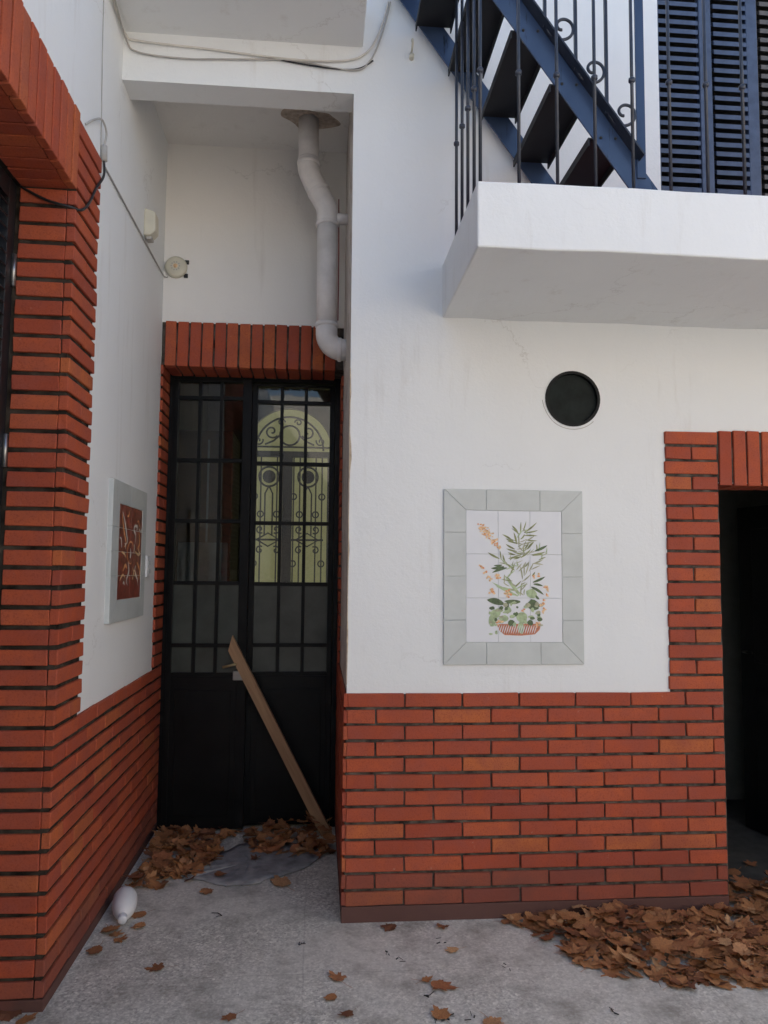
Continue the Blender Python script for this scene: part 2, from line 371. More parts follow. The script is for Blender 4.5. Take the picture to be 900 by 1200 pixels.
# brick base of the facade
def mortar(parent, x0, x1, y0, y1, z0, z1, name='mortar'): return MB().box(x0, x1, y0, y1, z0, z1).obj(name, 'mortar', parent)
TH = .022                                   # cladding thickness buried part included
mortar(facade, .0, W1+.0035, -.003, .0037, .0, .978)
mortar(facade, W0+.006, W1+.0033, -.0034, .0035, .978, 2.195)
MB().box(-.013, W1, -.013, .01, -.01, P-.004).obj('plinth', 'plinth', facade, bevel=.003)
def course_run(lo, hi, first, pitch=BL):
    """brick intervals of a course from lo to hi whose first brick has length `first`"""
    x, out, L = lo, [], first
    while x < hi-.012:
        e = min(x+L, hi)
        if hi-e < .015: e = hi
        out.append((x, e)); x = e; L = pitch
    return out
def brickz(i, z0=P): return z0+i*P+(P-JH)/2
for i in range(13):
    z = brickz(i); matn = 'brick_damp' if i < 2 else 'brick'
    for a, b2 in course_run(0, W1, BL if i % 2 == 0 else BL/2):
        brick(facade, ((a+b2)/2, -.003, z), b2-a-JV, P-JH, TH, 0, matn)
PC = (2.211-.994)/17
for i in range(17):
    z = .994+i*PC+(PC-JH)/2
    for a, b2 in ([(W0, W1)] if i % 2 == 0 else [(W0, (W0+W1)/2), ((W0+W1)/2, W1)]):
        brick(facade, ((a+b2)/2, -.003, z), b2-a-JV*(1 if i % 2 else .3), PC-JH, TH)
# return of the pier into the doorway, and the soldier course over it
mortar(facade, W1-.003, W1+.004, .004, .19, .0, DZ1-.004)
for i in range(27):
    z = brickz(i, 0) if i else P/2
    for a, b2 in course_run(.012, .19, .178 if i % 2 else .09):
        brick(facade, (W1, (a+b2)/2, z), b2-a-JV, P-JH, TH, -PI/2, 'brick_damp' if i < 3 else 'brick')
mortar(facade, W1+.004, DX1+.2, -.003, .004, DZ1+.003, 2.205)
for k in range(15):
    x = W1+.004+P*k+P/2
    brick(facade, (x, -.003, DZ1+.1195), P-.0115, .261, TH)
for k in range(13):
    brick(facade, (W1+.004+P*k+P/2, .10, DZ1+.001), P-.009, TH, .175)
# painted-over filler along the flaking corner of the alcove
ch = []
zz = [1.02+.06*i for i in range(25)]
rr = random.Random(3)
wd = [max(.0015, .001+.005*math.sin(i*.5)**2*rr.random()+(.006 if 17 <= i <= 18 else 0)) for i in range(25)]
fm = MB()
for i in range(24):
    fm.add([(-.002, -.004, zz[i]), (wd[i], -.0025, zz[i]), (wd[i+1], -.0025, zz[i+1]), (-.002, -.004, zz[i+1]),
            (-.002, .02, zz[i]), (wd[i], .002, zz[i]), (wd[i+1], .002, zz[i+1]), (-.002, .02, zz[i+1])],
           [(0, 1, 2, 3), (0, 3, 7, 4), (1, 5, 6, 2)])
tag(fm.obj('filler_patch', 'filler', facade, fix=False), 'flaking beige filler down the alcove corner')

# side wall (left) with its window opening
OY0, OY1 = -2.15, -.595                     # opening
LZ0, LZ1 = 2.96, 3.247
sw = MB()
wall_cells(sw, [-9.0, OY0, OY1, YD+.2], [-.02, LZ0, 4.7], [(OY0, OY1, -1, LZ0)], lambda u, v_: (WL, u, v_))
XS = WL-.19
for y in (OY0, OY1): sw.quad((WL, y, -.02), (XS-.2, y, -.02), (XS-.2, y, LZ0), (WL, y, LZ0))
sw.quad((WL, OY0, LZ0), (WL, OY1, LZ0), (XS-.2, OY1, LZ0), (XS-.2, OY0, LZ0))
side = tag(sw.obj('side_wall', 'plaster', fix=False), 'white side wall with red brick window surround and brick base', 'wall')
ZL0 = .044                                  # first bed joint of this wall
YT = -.305                                   # end of the trim
WT = ZL0+13*P                               # top of the brick base
def mort_l(y0, y1, z0, z1, e=0): MB().box(WL-.004, WL+.003+e, y0, y1, z0, z1).obj('mortar', 'mortar_joint_shade', side)
mort_l(OY1+.004, YD+.15, 0, WT-.016); mort_l(OY1+.004, YT-.012, WT-.016, LZ1-.016, .0004)
mort_l(YB+.014, YD+.15, WT-.016, 2.73, .0004)
mort_l(OY0-.3, OY1+.004, LZ0+.004, LZ1-.004)
MB().box(WL-.01, WL+.014, OY1-.012, YD+.15, -.01, ZL0-.004).obj('plinth', 'plinth', side, bevel=.003)
for i in range(13):                         # base
    for a, b2 in course_run(OY1, YD+.13, BL if i % 2 == 0 else BL/2):
        if a == OY1: brick(side, (WL-.002, (a-.0145+b2)/2, brickz(i, ZL0)), b2-a+.0145-JV, P-.0165, .032, PI/2, 'brick_damp' if i < 2 else 'brick')
        else: brick(side, (WL+.003, (a+b2)/2, brickz(i, ZL0)), b2-a-JV, P-.0165, TH, PI/2, 'brick_damp' if i < 2 else 'brick')
for i in range(13, 45):                     # trim beside the opening
    z = brickz(i, ZL0); mid = (OY1+YT)/2
    e = random.uniform(-.006, .006)
    sp = [(OY1, YT+e)] if i % 4 != 1 else [(OY1, mid), (mid, YT+e)]
    for a, b2 in sp:
        if a == OY1: brick(side, (WL-.002, (a-.0145+b2)/2, z), b2-a+.0145-JV*.6, P-.0165, .032, PI/2)
        else: brick(side, (WL+.003, (a+b2)/2, z), b2-a-JV*.6, P-.0165, TH, PI/2)
for i in range(41):                         # jamb
    z = brickz(i, ZL0)
    brick(side, ((XS+WL-.020)/2, OY1-.003, z), WL-.020-XS-.002, P-.0165, TH, 0, 'brick_damp' if i < 1 else 'brick')
MB().box(XS-.05, WL+.002, OY1-.003, OY1+.003, 0, LZ0+.002).obj('mortar', 'mortar_joint_shade', side)
MB().box(XS-.05, WL-.006, OY1-.012, OY1+.002, -.01, ZL0-.004).obj('plinth', 'plinth', side, bevel=.003)
for k in range(28):                         # soldier course and soffit
    y = OY1-P*k-P/2+.002
    if y < OY0-.2: break
    brick(side, (WL-.002, y, (LZ0-.0135+LZ1)/2), P-.0125, LZ1-LZ0+.0135, .032, PI/2)
    if y > OY0: brick(side, ((XS+WL)/2-.010, y, LZ0-.002), .062, TH*.9, .168, PI/2)
MB().box(XS-.05, WL+.002, OY0, OY1, LZ0-.004, LZ0+.002).obj('mortar', 'mortar_joint_shade', side)
for i in range(13, 38):                     # brick reveal beside the black door
    z = brickz(i, ZL0)
    if z > 2.71: break
    for a, b2 in course_run(YB+random.uniform(-.008, .008), YD+.13, BL if i % 2 else BL/2):
        brick(side, (WL+.003, (a+b2)/2, z), b2-a-JV, P-.0165, TH, PI/2)

# black louvred shutter standing in the opening of the side wall
sh = thing('louvred_shutter', (XS-.03, (OY0+OY1)/2, 0), 'black louvred metal shutter in the opening framed by bricks', 'shutter')
x0, x1 = XS-.045, XS-.012
MB().box(x0, x1, OY1-.075, OY1-.012, .03, LZ0-.012).obj('stile', 'black_shutter', sh, bevel=.002)
MB().box(x0, x1, OY1-.80, OY1-.745, .03, LZ0-.012).obj('stile', 'black_shutter', sh, bevel=.002)
MB().box(x0, x1, OY0, OY0+.06, .03, LZ0-.012).obj('stile', 'black_shutter', sh, bevel=.002)
for z in (.03, 1.45, LZ0-.09): MB().box(x0+.001, x1-.001, OY0+.06, OY1-.075, z, z+.075).obj('rail', 'black_shutter', sh)
sl = MB().add([(0, -.335, -.02), (0, .335, -.02), (-.03, .335, .016), (-.03, -.335, .016), (.004, -.335, -.017), (.004, .335, -.017), (-.026, .335, .019), (-.026, -.335, .019)],
              [(0, 1, 2, 3), (4, 7, 6, 5), (0, 4, 5, 1), (1, 5, 6, 2), (2, 6, 7, 3), (3, 7, 4, 0)]).mesh('slat')
for cy in (OY1-.41,):
    for k in range(61):
        z = .13+k*.0455
        if 1.44 < z < 1.54 or z > LZ0-.1: continue
        link('slat', sl, 'black_shutter', sh, (x1-.002, cy, z))
for cy in (OY1-1.17,):
    for k in range(61):
        z = .13+k*.0455
        if 1.44 < z < 1.54 or z > LZ0-.1: continue
        link('slat', sl, 'black_shutter', sh, (x1-.002, cy, z))
for z in (.35, 1.95, 2.62):
    MB().tube([(x1+.006, OY1-.022, z-.06), (x1+.006, OY1-.022, z+.06)], .009, 10).obj('hinge', 'steel', sh, smooth=True)
MB().box(XS-.34, XS-.3, OY0-.1, OY1+.1, -.01, LZ0+.05).obj('added_light_block', 'dark_void', sh)  # added black sheet: keeps light out and the slat gaps dark

# unseen walls added behind and right of the camera to bounce sunlight
ow = MB().box(-10, 12, -9.4, -9.0, -.02, 5.0)
tag(ow.obj('added_bounce_wall', 'cream_plaster'), 'unseen cream wall added across the courtyard to bounce sunlight', 'wall')
ow = MB().box(5.0, 5.4, -8.99, -.01, -.02, 5.2)
tag(ow.obj('added_bounce_wall', 'cream_plaster'), 'unseen cream wall added on the right to bounce sunlight', 'wall')

# alcove: back wall over the door, right side, ceiling
ZC = 4.075
bw = MB(); bw.quad((WL, YB, 2.745), (0, YB, 2.745), (0, YB, ZC), (WL, YB, ZC))
bw.quad((WL, YB+.01, 2.745), (0, YB+.01, 2.745), (0, YD+.2, 2.745), (WL, YD+.2, 2.745))
back = tag(bw.obj('alcove_back_wall', 'plaster_niche', fix=False), 'shaded white wall over the black door with a brick lintel', 'wall')
mortar(back, WL+.003, -.003, YB-.003, YB+.004, 2.7445, 2.978)
npitch = (abs(WL)-.03)/14.5
for k in range(15):
    x = WL+.018+npitch*(k+.5)
    if x > -.02: break
    brick(back, (x, YB-.004, 2.848), npitch-.010, .267, TH+.004, 0)
    for y0, y1 in ((YB+.012, YB+.19), (YB+.197, YD+.04)):
        brick(back, (x, (y0+y1)/2, 2.7335-.013+.004), npitch-.010, TH, y1-y0-.006, 0)
MB().box(WL+.003, -.003, YB-.0025, YD+.1, 2.7235, 2.744).obj('mortar', 'mortar', back)
rw = MB(); rw.quad((0, 0, -.02), (0, YD+.2, -.02), (0, YD+.2, ZC), (0, 0, ZC))
right = tag(rw.obj('alcove_side_wall', 'plaster_peeling', fix=False), 'narrow worn side of the alcove behind the drainpipe with flaking plaster', 'wall')
MB().box(-.003, .004, .004, YD+.15, .0, .985).obj('mortar', 'mortar', right)
MB().box(-.0034, .004, YB+.005, YD+.15, .985, 2.72).obj('mortar', 'mortar', right)
MB().box(-.0135, .003, .012, YD+.15, -.01, P-.004).obj('plinth', 'plinth', right, bevel=.003)
for i in range(13):
    for a, b2 in course_run(-.0135, YD+.13, BL if i % 2 else BL/2):
        brick(right, (-.003, (a+b2)/2, brickz(i)), b2-a-JV, P-JH, TH, -PI/2, 'brick_damp' if i < 2 else 'brick')
for i in range(13, 37):
    for a, b2 in course_run(YB+random.uniform(-.03, .02), YD+.13, BL if i % 2 else BL/2):
        brick(right, (-.003, (a+b2)/2, brickz(i)), b2-a-JV, P-JH, TH, -PI/2)
cm = MB(); cm.quad((WL, .14, ZC), (0, .14, ZC), (0, YB, ZC), (WL, YB, ZC))
ceil = tag(cm.obj('alcove_ceiling', 'ceiling_plaster', fix=False), 'white alcove ceiling', 'ceiling', kind='structure')
# broken plaster where the pipe goes through
pm = MB(); rr = random.Random(11)
ring = [(p_.x, p_.y) for p_ in spline([(-.215+math.cos(2*PI*k/13)*rr.uniform(.10, .17)*1.15, .69+math.sin(2*PI*k/13)*rr.uniform(.07, .12), 0) for k in range(14)], 4)[:-4]]
pm.prism(ring, 2, ZC-.003, ZC+.002)
tag(pm.obj('broken_plaster', 'scar', ceil), 'broken brown plaster around the pipe')

# landing slab over the alcove
ls = MB().box(WL-.02, .042, -.44, .02, 4.02, 4.22)
tag(ls.obj('landing_slab', 'plaster', bevel=.008), 'white concrete landing slab projecting above the alcove beam', 'slab')

# hall behind the door
YH = 4.6
hm = MB(); hx0, hx1, hz = -1.32, .32, 3.7
hm.quad((hx0, YD+.1, 0), (hx0, YH, 0), (hx0, YH, hz), (hx0, YD+.1, hz)); hm.quad((hx1, YD+.1, 0), (hx1, YH, 0), (hx1, YH, hz), (hx1, YD+.1, hz))
hm.quad((hx0, YD+.1, hz), (hx1, YD+.1, hz), (hx1, YH, hz), (hx0, YH, hz))
AX, AR, AZ = -.46, .445, 2.805
hm.quad((hx0, YD+.1, 2.73), (hx1, YD+.1, 2.73), (hx1, YD+.1, hz), (hx0, YD+.1, hz))
hm.quad((hx0, YD+.1, 0), (WL, YD+.1, 0), (WL, YD+.1, 2.74), (hx0, YD+.1, 2.74)); hm.quad((0, YD+.1, 0), (hx1, YD+.1, 0), (hx1, YD+.1, 2.74), (0, YD+.1, 2.74))
hw_holes = [(AX-AR, AX+AR, 0, AZ)]
wall_cells(hm, [hx0, AX-AR, AX+AR, hx1], [0, AZ], hw_holes, lambda u, v_: (u, YH, v_))
for i in range(24):
    a0, a1 = PI*i/24, PI*(i+1)/24
    for (p0, p1) in (((AX+AR*math.cos(a0), AZ+AR*math.sin(a0)), (AX+AR*math.cos(a1), AZ+AR*math.sin(a1))),):
        hm.quad((p0[0], YH, p0[1]), (p1[0], YH, p1[1]), (p1[0], YH, hz), (p0[0], YH, hz))
        hm.quad((p0[0], YH, p0[1]), (p1[0], YH, p1[1]), (p1[0], YH+.1, p1[1]), (p0[0], YH+.1, p0[1]))
wall_cells(hm, [hx0, AX-AR], [AZ, hz], [], lambda u, v_: (u, YH, v_)); wall_cells(hm, [AX+AR, hx1], [AZ, hz], [], lambda u, v_: (u, YH, v_))
hall = tag(hm.obj('hall_wall', 'hall_paint', fix=False), 'dim walls of the hall behind the black door', 'wall', kind='structure')
hf = MB().quad((hx0, YD+.06, .004), (hx1, YD+.06, .004), (hx1, YH, .004), (hx0, YH, .004)).obj('hall_floor', 'hall_wood', fix=False)
tag(hf, 'dark floor of the hall', 'floor', kind='structure')
cab = thing('cupboard', (-1.1, 3.2, 0), 'brown wooden cupboard inside the hall seen through the left door panes', 'cupboard')
MB().box(-1.3, -.86, 2.9, 3.5, 0, 2.68).obj('body', 'hall_wood', cab, bevel=.006)
MB().box(-1.06, -1.045, 2.885, 2.899, .1, 2.6).obj('door_trim', 'hall_white', cab)
MB().box(-1.28, -.88, 2.885, 2.899, 1.3, 1.75).obj('drawer_front', 'hall_white', cab, bevel=.004)
# arched yellow door with wrought iron
ad = thing('arched_door', (AX, YH+.05, 0), 'arched hall door with yellow glass and black scroll ironwork', 'door')
gp = [(AX+(AR+.03)*math.cos(PI*i/24), AZ-.01+(AR+.03)*math.sin(PI*i/24)) for i in range(25)]
MB().prism(gp, 1, YH+.07, YH+.08).obj('fanlight_pane', 'lit_glass', ad)
MB().box(AX-AR-.1, AX+AR+.1, YH+.101, YH+.13, -.01, AZ+AR+.1).obj('added_light_block', 'dark_void', ad)  # sheet added behind the panes to stop outside light leaking in
for x0, x1 in ((AX-AR+.035, AX-.055), (AX+.035, AX+AR-.04)):
    MB().box(x0, x1, YH+.07, YH+.08, .75, 2.73).obj('pane', 'lit_glass', ad)
fr = MB(); fr.box(AX-AR, AX+AR, YH+.03, YH+.068, 2.735, AZ-.012); fr.box(AX-AR, AX-AR+.034, YH+.03, YH+.068, 0, 2.735); fr.box(AX+AR-.04, AX+AR, YH+.03, YH+.068, 0, 2.735)
fr.box(AX-.056, AX+.036, YH+.03, YH+.068, 0, 2.735); fr.box(AX-AR+.034, AX-.056, YH+.03, YH+.0675, 0, .75); fr.box(AX+.036, AX+AR-.04, YH+.03, YH+.0675, 0, .75)
fr.obj('frame', 'iron_dark', ad)
def arc(cx, cz, r, a0, a1, n=16, y=YH+.045): return [(cx+r*math.cos(a0+(a1-a0)*i/n), y, cz+r*math.sin(a0+(a1-a0)*i/n)) for i in range(n+1)]
def spiral(cx, cz, r0, r1_, a0, a1, n=26, y=YH+.045): return [(cx+(r0+(r1_-r0)*i/n)*math.cos(a0+(a1-a0)*i/n), y, cz+(r0+(r1_-r0)*i/n)*math.sin(a0+(a1-a0)*i/n)) for i in range(n+1)]
g = MB(); g.tube(arc(AX, AZ, .36, 0, PI, 24), .0115, 6); g.tube(arc(AX, AZ+.16, .105, 0, 2*PI, 24), .0115, 6)
g.tube([(AX-AR, YH+.045, AZ+.035), (AX+AR, YH+.045, AZ+.035)], .0105, 6)
for s in (-1, 1):
    f_ = lambda pts: [(AX+s*(p_[0]-AX), p_[1], p_[2]) for p_ in pts]
    g.tube(f_(spiral(AX+.19, AZ+.20, .075, .012, PI*1.2, PI*3.6)), .0105, 6); g.tube(f_(spiral(AX+.33, AZ+.10, .05, .01, PI*.9, PI*3.2)), .009, 6)
    g.tube(f_(spiral(AX+.09, AZ+.30, .04, .01, PI*1.0, -PI*1.2)), .009, 6); g.tube(f_([(AX+.105, YH+.045, AZ+.16), (AX+.17, YH+.045, AZ+.10), (AX+.26, YH+.045, AZ+.06)]), .0105, 6)
g.obj('fanlight_ironwork', 'iron_dark', ad)
for cx in (AX-.21, AX+.20):
    g = MB(); yy = YH+.045
    for dx in (-.15, -.085, .085, .15):
        g.tube([(cx+dx, yy, .75), (cx+dx, yy, 2.73)], .0085, 6)
    g.tube(arc(cx, 2.52, .105, 0, 2*PI, 20), .0115, 6)
    g.add([(cx+.07*math.cos(2*PI*k/16), yy, 2.52+.07*math.sin(2*PI*k/16)) for k in range(16)], [tuple(range(16))])
    for z in (1.85, 1.05):
        g.tube([(cx-.17, yy, z), (cx+.17, yy, z)], .0115, 6)
        for s in (-1, 1):
            for q in (-1, 1):
                pts = spiral(cx+.085, z+.11, .045, .01, PI*1.3, PI*3.4, 20)
                g.tube([(cx+s*(p_[0]-cx), yy, z+q*(p_[2]-z)) for p_ in pts], .0085, 6)
        g.tube([(cx-.12, yy, z), (cx, yy, z+.07), (cx+.12, yy, z), (cx, yy, z-.07), (cx-.12, yy, z)], .009, 6)
    for z in (2.31, 2.12, 1.60):
        for s in (-1, 1):
            g.tube(arc(cx+s*(.15 if z != 2.12 else .085), z, .032, 0, 2*PI, 12), .0085, 6)
    g.tube([(cx, yy, 2.42), (cx-.04, yy, 2.34), (cx-.04, yy, 1.9)], .009, 6); g.tube([(cx, yy, 2.42), (cx+.04, yy, 2.34), (cx+.04, yy, 1.9)], .009, 6)
    g.obj('ironwork', 'iron_dark', ad)

# ------------------------------------------------------------------ black double door
door = thing('double_door', ((WL)/2, YD, 0), 'black metal double door with small panes, left leaf slightly ajar', 'door')
DXL, DXR = WL+.014, -.014
f = MB(); f.box(DXL, DXL+.028, YD-.03, YD+.05, 0, 2.725); f.box(DXR-.03, DXR, YD-.03, YD+.05, 0, 2.725); f.box(DXL+.028, DXR-.03, YD-.03, YD+.05, 2.69, 2.725)
f.obj('door_frame', 'black_paint', door, bevel=.002)
ROWS = [.905, 1.077, 1.447, 1.82, 2.19, 2.575, 2.672]
def leaf(width, stile_l, stile_r, rows, name):
    """leaf in local coordinates: x from 0 to width, front face at y = -.02"""
    lf = MB()
    lf.box(0, stile_l, -.02, .02, .012, 2.685); lf.box(width-stile_r, width, -.02, .02, .012, 2.685)
    lf.box(stile_l, width-stile_r, -.019, .019, rows[-1], 2.685); lf.box(stile_l, width-stile_r, -.019, .019, .012, rows[0]-.012)
    lf.box(stile_l+.03, width-stile_r-.03, -.024, -.0188, .09, rows[0]-.09)
    parts = [('leaf_frame', lf, 'black_paint', .002)]
    cw = (width-stile_l-stile_r)/3
    for k in (1, 2):
        parts.append(('muntin', MB().box(stile_l+cw*k-.010, stile_l+cw*k+.010, -.017, .017, rows[0]-.012, rows[-1]), 'black_paint', .0015))
    for z in rows[:-1]:
        parts.append(('muntin', MB().box(stile_l, width-stile_r, -.0178, .0178, z-.0115, z+.0115), 'black_paint', .0015))
    for r in range(len(rows)-1):
        for k in range(3):
            gm_ = 'frosted' if rows[r] < 1.4 else 'glass'
            parts.append(('pane', MB().box(stile_l+cw*k+(.008 if k else -.004), stile_l+cw*(k+1)-(.008 if k < 2 else -.004), -.003, .003, rows[r]+.006, rows[r+1]-.006), gm_, 0))
    return parts
MEET = -.575
def place_leaf(parts, loc, rz, lab=None):
    root = None
    for nm, mb_, mt_, bv in parts:
        o = mb_.obj(nm, mt_, None, bevel=bv)
        if root is None:
            root = o; o.name = 'door_leaf'; o.location = loc; o.rotation_euler = (0, 0, rz); o.parent = door
            o.matrix_parent_inverse = Matrix.Translation(-Vector(door.location))
            if lab: o['label'] = lab
        else: o.parent = root
    return root
LW = MEET+.022-(DXL+.03)
lfo = place_leaf(leaf(LW, .03, .055, ROWS, 'l'), (DXL+.03, YD-.032, 0), -.05, 'door leaf standing slightly ajar')
RW = (DXR-.032)-(MEET+.006)
rfo = place_leaf(leaf(RW, .045, .03, [z-.004 for z in ROWS], 'r'), (MEET+.006, YD+.012, 0), 0)
# lock plate and lever on the left leaf
lk = MB().box(LW-.075, LW-.012, -.045, -.021, .875, .93).obj('lock_plate', 'steel', None, bevel=.004); lk.parent = lfo
hd = MB().tube([(LW-.045, -.02, .975), (LW-.045, -.07, .975), (LW-.06, -.075, .972), (LW-.13, -.075, .955)], .008, 8).obj('handle', 'brass', None, smooth=True); hd.parent = lfo

# plank wedged against the door
b0, b1 = Vector((-.060, 1.10, .0)), Vector((-.662, 1.172, 1.125))
pk = thing('wooden_prop', b0, 'long weathered wooden plank leaning across the black door', 'plank')
d = (b1-b0); Ln = d.length; q = d.to_track_quat('Z', 'Y')
def pl_obj(nm, mb_, off):
    me = mb_.mesh(nm); o = link(nm, me, 'wood', pk, b0+q @ Vector(off)); o.rotation_mode = 'QUATERNION'; o.rotation_quaternion = q; return o
w2, t2 = .031, .022
pm = MB().add([(-t2, -w2, .0), (t2, -w2, .0), (t2, w2, .0), (-t2, w2, .0), (-t2, -w2, Ln-.07), (t2, -w2, Ln-.07), (t2, w2, Ln), (-t2, w2, Ln)],
              [(0, 3, 2, 1), (4, 5, 6, 7), (0, 1, 5, 4), (1, 2, 6, 5), (2, 3, 7, 6), (3, 0, 4, 7)])
o = pl_obj('plank', pm, (0, 0, 0))
# turn the plank about its own axis so that its wide face looks out of the alcove
zax = d.normalized(); yax = Vector((0, -1, 0)); yax = (yax-zax*yax.dot(zax)).normalized(); wax = zax.cross(yax).normalized()
rot = Matrix((yax, wax, zax)).transposed().to_quaternion()
o.rotation_quaternion = rot
lath = MB().box(-.008, .008, -.012, .012, Ln-.45, Ln-.075).mesh('lath')
o2 = link('lath', lath, 'wood', pk, b0+rot @ Vector((-t2-.007, -w2*.5, 0))); o2.rotation_mode = 'QUATERNION'; o2.rotation_quaternion = rot

# ------------------------------------------------------------------ drainpipe
dp = thing('drainpipe', (-.1, .7, 2.74), 'thick white plastic drainpipe bending down the alcove beside the lintel', 'pipe')
PR = .057; py = .7
def T(nm, pts, r, seg=24, **k): return MB().tube(pts, r, seg, **k).obj(nm, 'pvc', dp, smooth=True)
T('upper_pipe', [(-.227, py, ZC-.001), (-.222, py, 3.80)], PR)
bend = spline([(-.222, py, 3.84), (-.219, py, 3.77), (-.170, py, 3.66), (-.118, py, 3.56), (-.112, py, 3.47)], 8)
T('offset_bend', bend, PR+.004)
T('lower_pipe', [(-.112, py, 3.47), (-.108, py, 2.86)], PR)
elb = [(-.108+.0, py, 2.90)]+[(-.108+.085*(1-math.cos(a)), py, 2.835-.085*math.sin(a)) for a in [PI/2*i/8 for i in range(9)]]+[(.004, py, 2.75)]
T('elbow', elb, PR+.003)
for c_, axis in (((-.222, py, 3.815), 2), ((-.112, py, 3.465), 2), ((-.165, py, 3.655), 3), ((-.1085, py, 2.885), 2), ((-.035, py, 2.75), 0)):
    dv = {2: Vector((0, 0, 1)), 0: Vector((1, 0, 0)), 3: Vector((-.45, 0, .9)).normalized()}[axis]
    c_ = Vector(c_); T('socket_ring', [c_-dv*.012, c_-dv*.008, c_+dv*.008, c_+dv*.012], PR, radii=[PR+.003, PR+.0085, PR+.0085, PR+.003])
T('branch_stub', [(-.08, py, 3.50), (.004, py, 3.50)], .031)
MB().tube([(-.05, py+.01, 3.62), (-.046, py+.01, 3.3), (-.046, py+.01, 2.92)], .0035, 6).obj('wire', 'red_wire', dp)

# ------------------------------------------------------------------ balcony
BX, BYF, BZ0, BZ1 = .428, -.7875, 2.713, 2.966
bal = thing('balcony', (1.8, -.4, BZ0), 'white concrete balcony slab projecting over the tile panel', 'balcony')
def rough_box(x0, x1, y0, y1, z0, z1, name, mat, parent, n=60, a=.0022, seed=1):
    r_ = random.Random(seed); mb_ = MB(); ph = [r_.uniform(0, 6) for _ in range(8)]
    for i in range(n+1):
        x = x0+(x1-x0)*i/n
        for j, (y, z) in enumerate(((y0, z0), (y1, z0), (y1, z1), (y0, z1))):
            w_ = a*(math.sin(x*7+ph[j])+.6*math.sin(x*17+ph[j+1])+r_.uniform(-.5, .5)); mb_.v.append((x, y+w_*.7, z+w_))
    for i in range(n):
        for j in range(4): k = (j+1) % 4; mb_.f.append((i*4+j, i*4+k, i*4+4+k, i*4+4+j))
    mb_.f += [(0, 1, 2, 3), (n*4+3, n*4+2, n*4+1, n*4)]
    return mb_.obj(name, mat, parent, bevel=.007)
rough_box(BX, 4.4, BYF, .01, BZ0, BZ1, 'slab', 'plaster', bal)
MB().box(BX+.012, 4.4, BYF+.012, .008, BZ1-.002, BZ1+.002).obj('floor_tiling', 'red_tile', bal)
# chips along the lower edge
rl = thing('balcony_railing', (1.2, -.75, BZ1), 'dark thin-barred iron railing along the edge of the balcony', 'railing')
RY, RX, RT = BYF+.03, BX+.018, 4.16
col_mesh = lathe([(.007, -.011), (.0125, -.006), (.0125, .006), (.007, .011)], 12).mesh('collar', smooth=True)
barm = MB().tube([(0, 0, 0), (0, 0, RT-BZ1+.01)], .0068, 8).mesh('bar', smooth=True)
xs = [RX+.1475*k for k in range(26)]
cols = [(x, RY) for x in xs]+[(RX, y) for y in (-.645, -.52, -.395, -.262)]
for i, (x, y) in enumerate(cols):
    bo = link('bar', barm, 'rail_paint_flange_shade', rl, (x, y, BZ1-.005))
    co = link('collar', col_mesh, 'rail_paint_flange_shade', None, (0, 0, .45)); co.parent = bo
MB().box(RX-.02, xs[-1]+.1, RY-.02, RY+.02, RT, RT+.012).obj('top_rail', 'rail_paint_flange_shade', rl, bevel=.002)
MB().box(RX-.0195, RX+.0195, RY+.02, -.0, RT+.0005, RT+.0115).obj('top_rail', 'rail_paint_flange_shade', rl, bevel=.002)

# ------------------------------------------------------------------ staircase
st = thing('staircase', (.7, -.33, BZ1), 'steep blue steel staircase with open black treads behind the railing', 'staircase')
SL = 1.375
zl = lambda X: 3.072-SL*(X-1.07)
YN, YF = -.61, -.03
def stringer(y0, y1, flange):
    HV = .165; xa, xb = .02, 1.07+(3.072-BZ1-.01)/SL
    m_ = MB(); poly = [(xa, zl(xa)), (xb, zl(xb)), (xb+HV/SL, zl(xb)), (xa, zl(xa)+HV)]
    m_.prism(poly, 1, y0, y1); o = m_.obj('stringer', 'steel_blue', st, bevel=.0015)
    if flange:
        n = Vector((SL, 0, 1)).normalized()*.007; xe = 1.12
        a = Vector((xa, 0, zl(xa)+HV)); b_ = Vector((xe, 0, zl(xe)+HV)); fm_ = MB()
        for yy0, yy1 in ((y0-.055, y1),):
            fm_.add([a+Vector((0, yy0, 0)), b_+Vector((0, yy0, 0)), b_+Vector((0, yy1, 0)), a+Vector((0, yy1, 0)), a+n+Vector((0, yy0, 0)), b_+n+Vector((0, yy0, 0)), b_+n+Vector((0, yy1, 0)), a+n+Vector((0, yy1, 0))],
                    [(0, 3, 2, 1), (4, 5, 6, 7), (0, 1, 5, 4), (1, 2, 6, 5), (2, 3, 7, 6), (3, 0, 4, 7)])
        fo = fm_.obj('flange', 'rail_paint_flange_shade', None); fo.parent = o  # dark rail paint on the flange stands in for its shaded underside
    return o
near = stringer(YN-.004, YN+.004, True); far = stringer(YF-.004, YF+.004, False)
for k in range(-3, 3):
    xl, z = .617+.157*k, 3.69-.2159*k
    tm = MB().box(xl-.014, xl+.158, YN+.004, YF-.004, z, z+.006)
    tm.box(xl-.014, xl-.008, YN+.004, YF-.0045, z-.028, z); tm.box(xl+.152, xl+.158, YN+.0045, YF-.0045, z-.028, z)
    to = tm.obj('tread', 'tread_black', st)
for k in range(-3, 4):
    xl, z = .617+.157*k, 3.69-.2159*k
    for dx in (.035, .095):
        MBz = lathe([(.006, 0), (.006, .003), (.003, .005)], 10).mesh('bolt', smooth=False)
        if BZ1+.05 < z: bo = link('bolt', MBz, 'iron_dark', None, (xl+dx, YN-.004, z+.003-.0*dx), (PI/2, 0, 0)); bo.parent = near
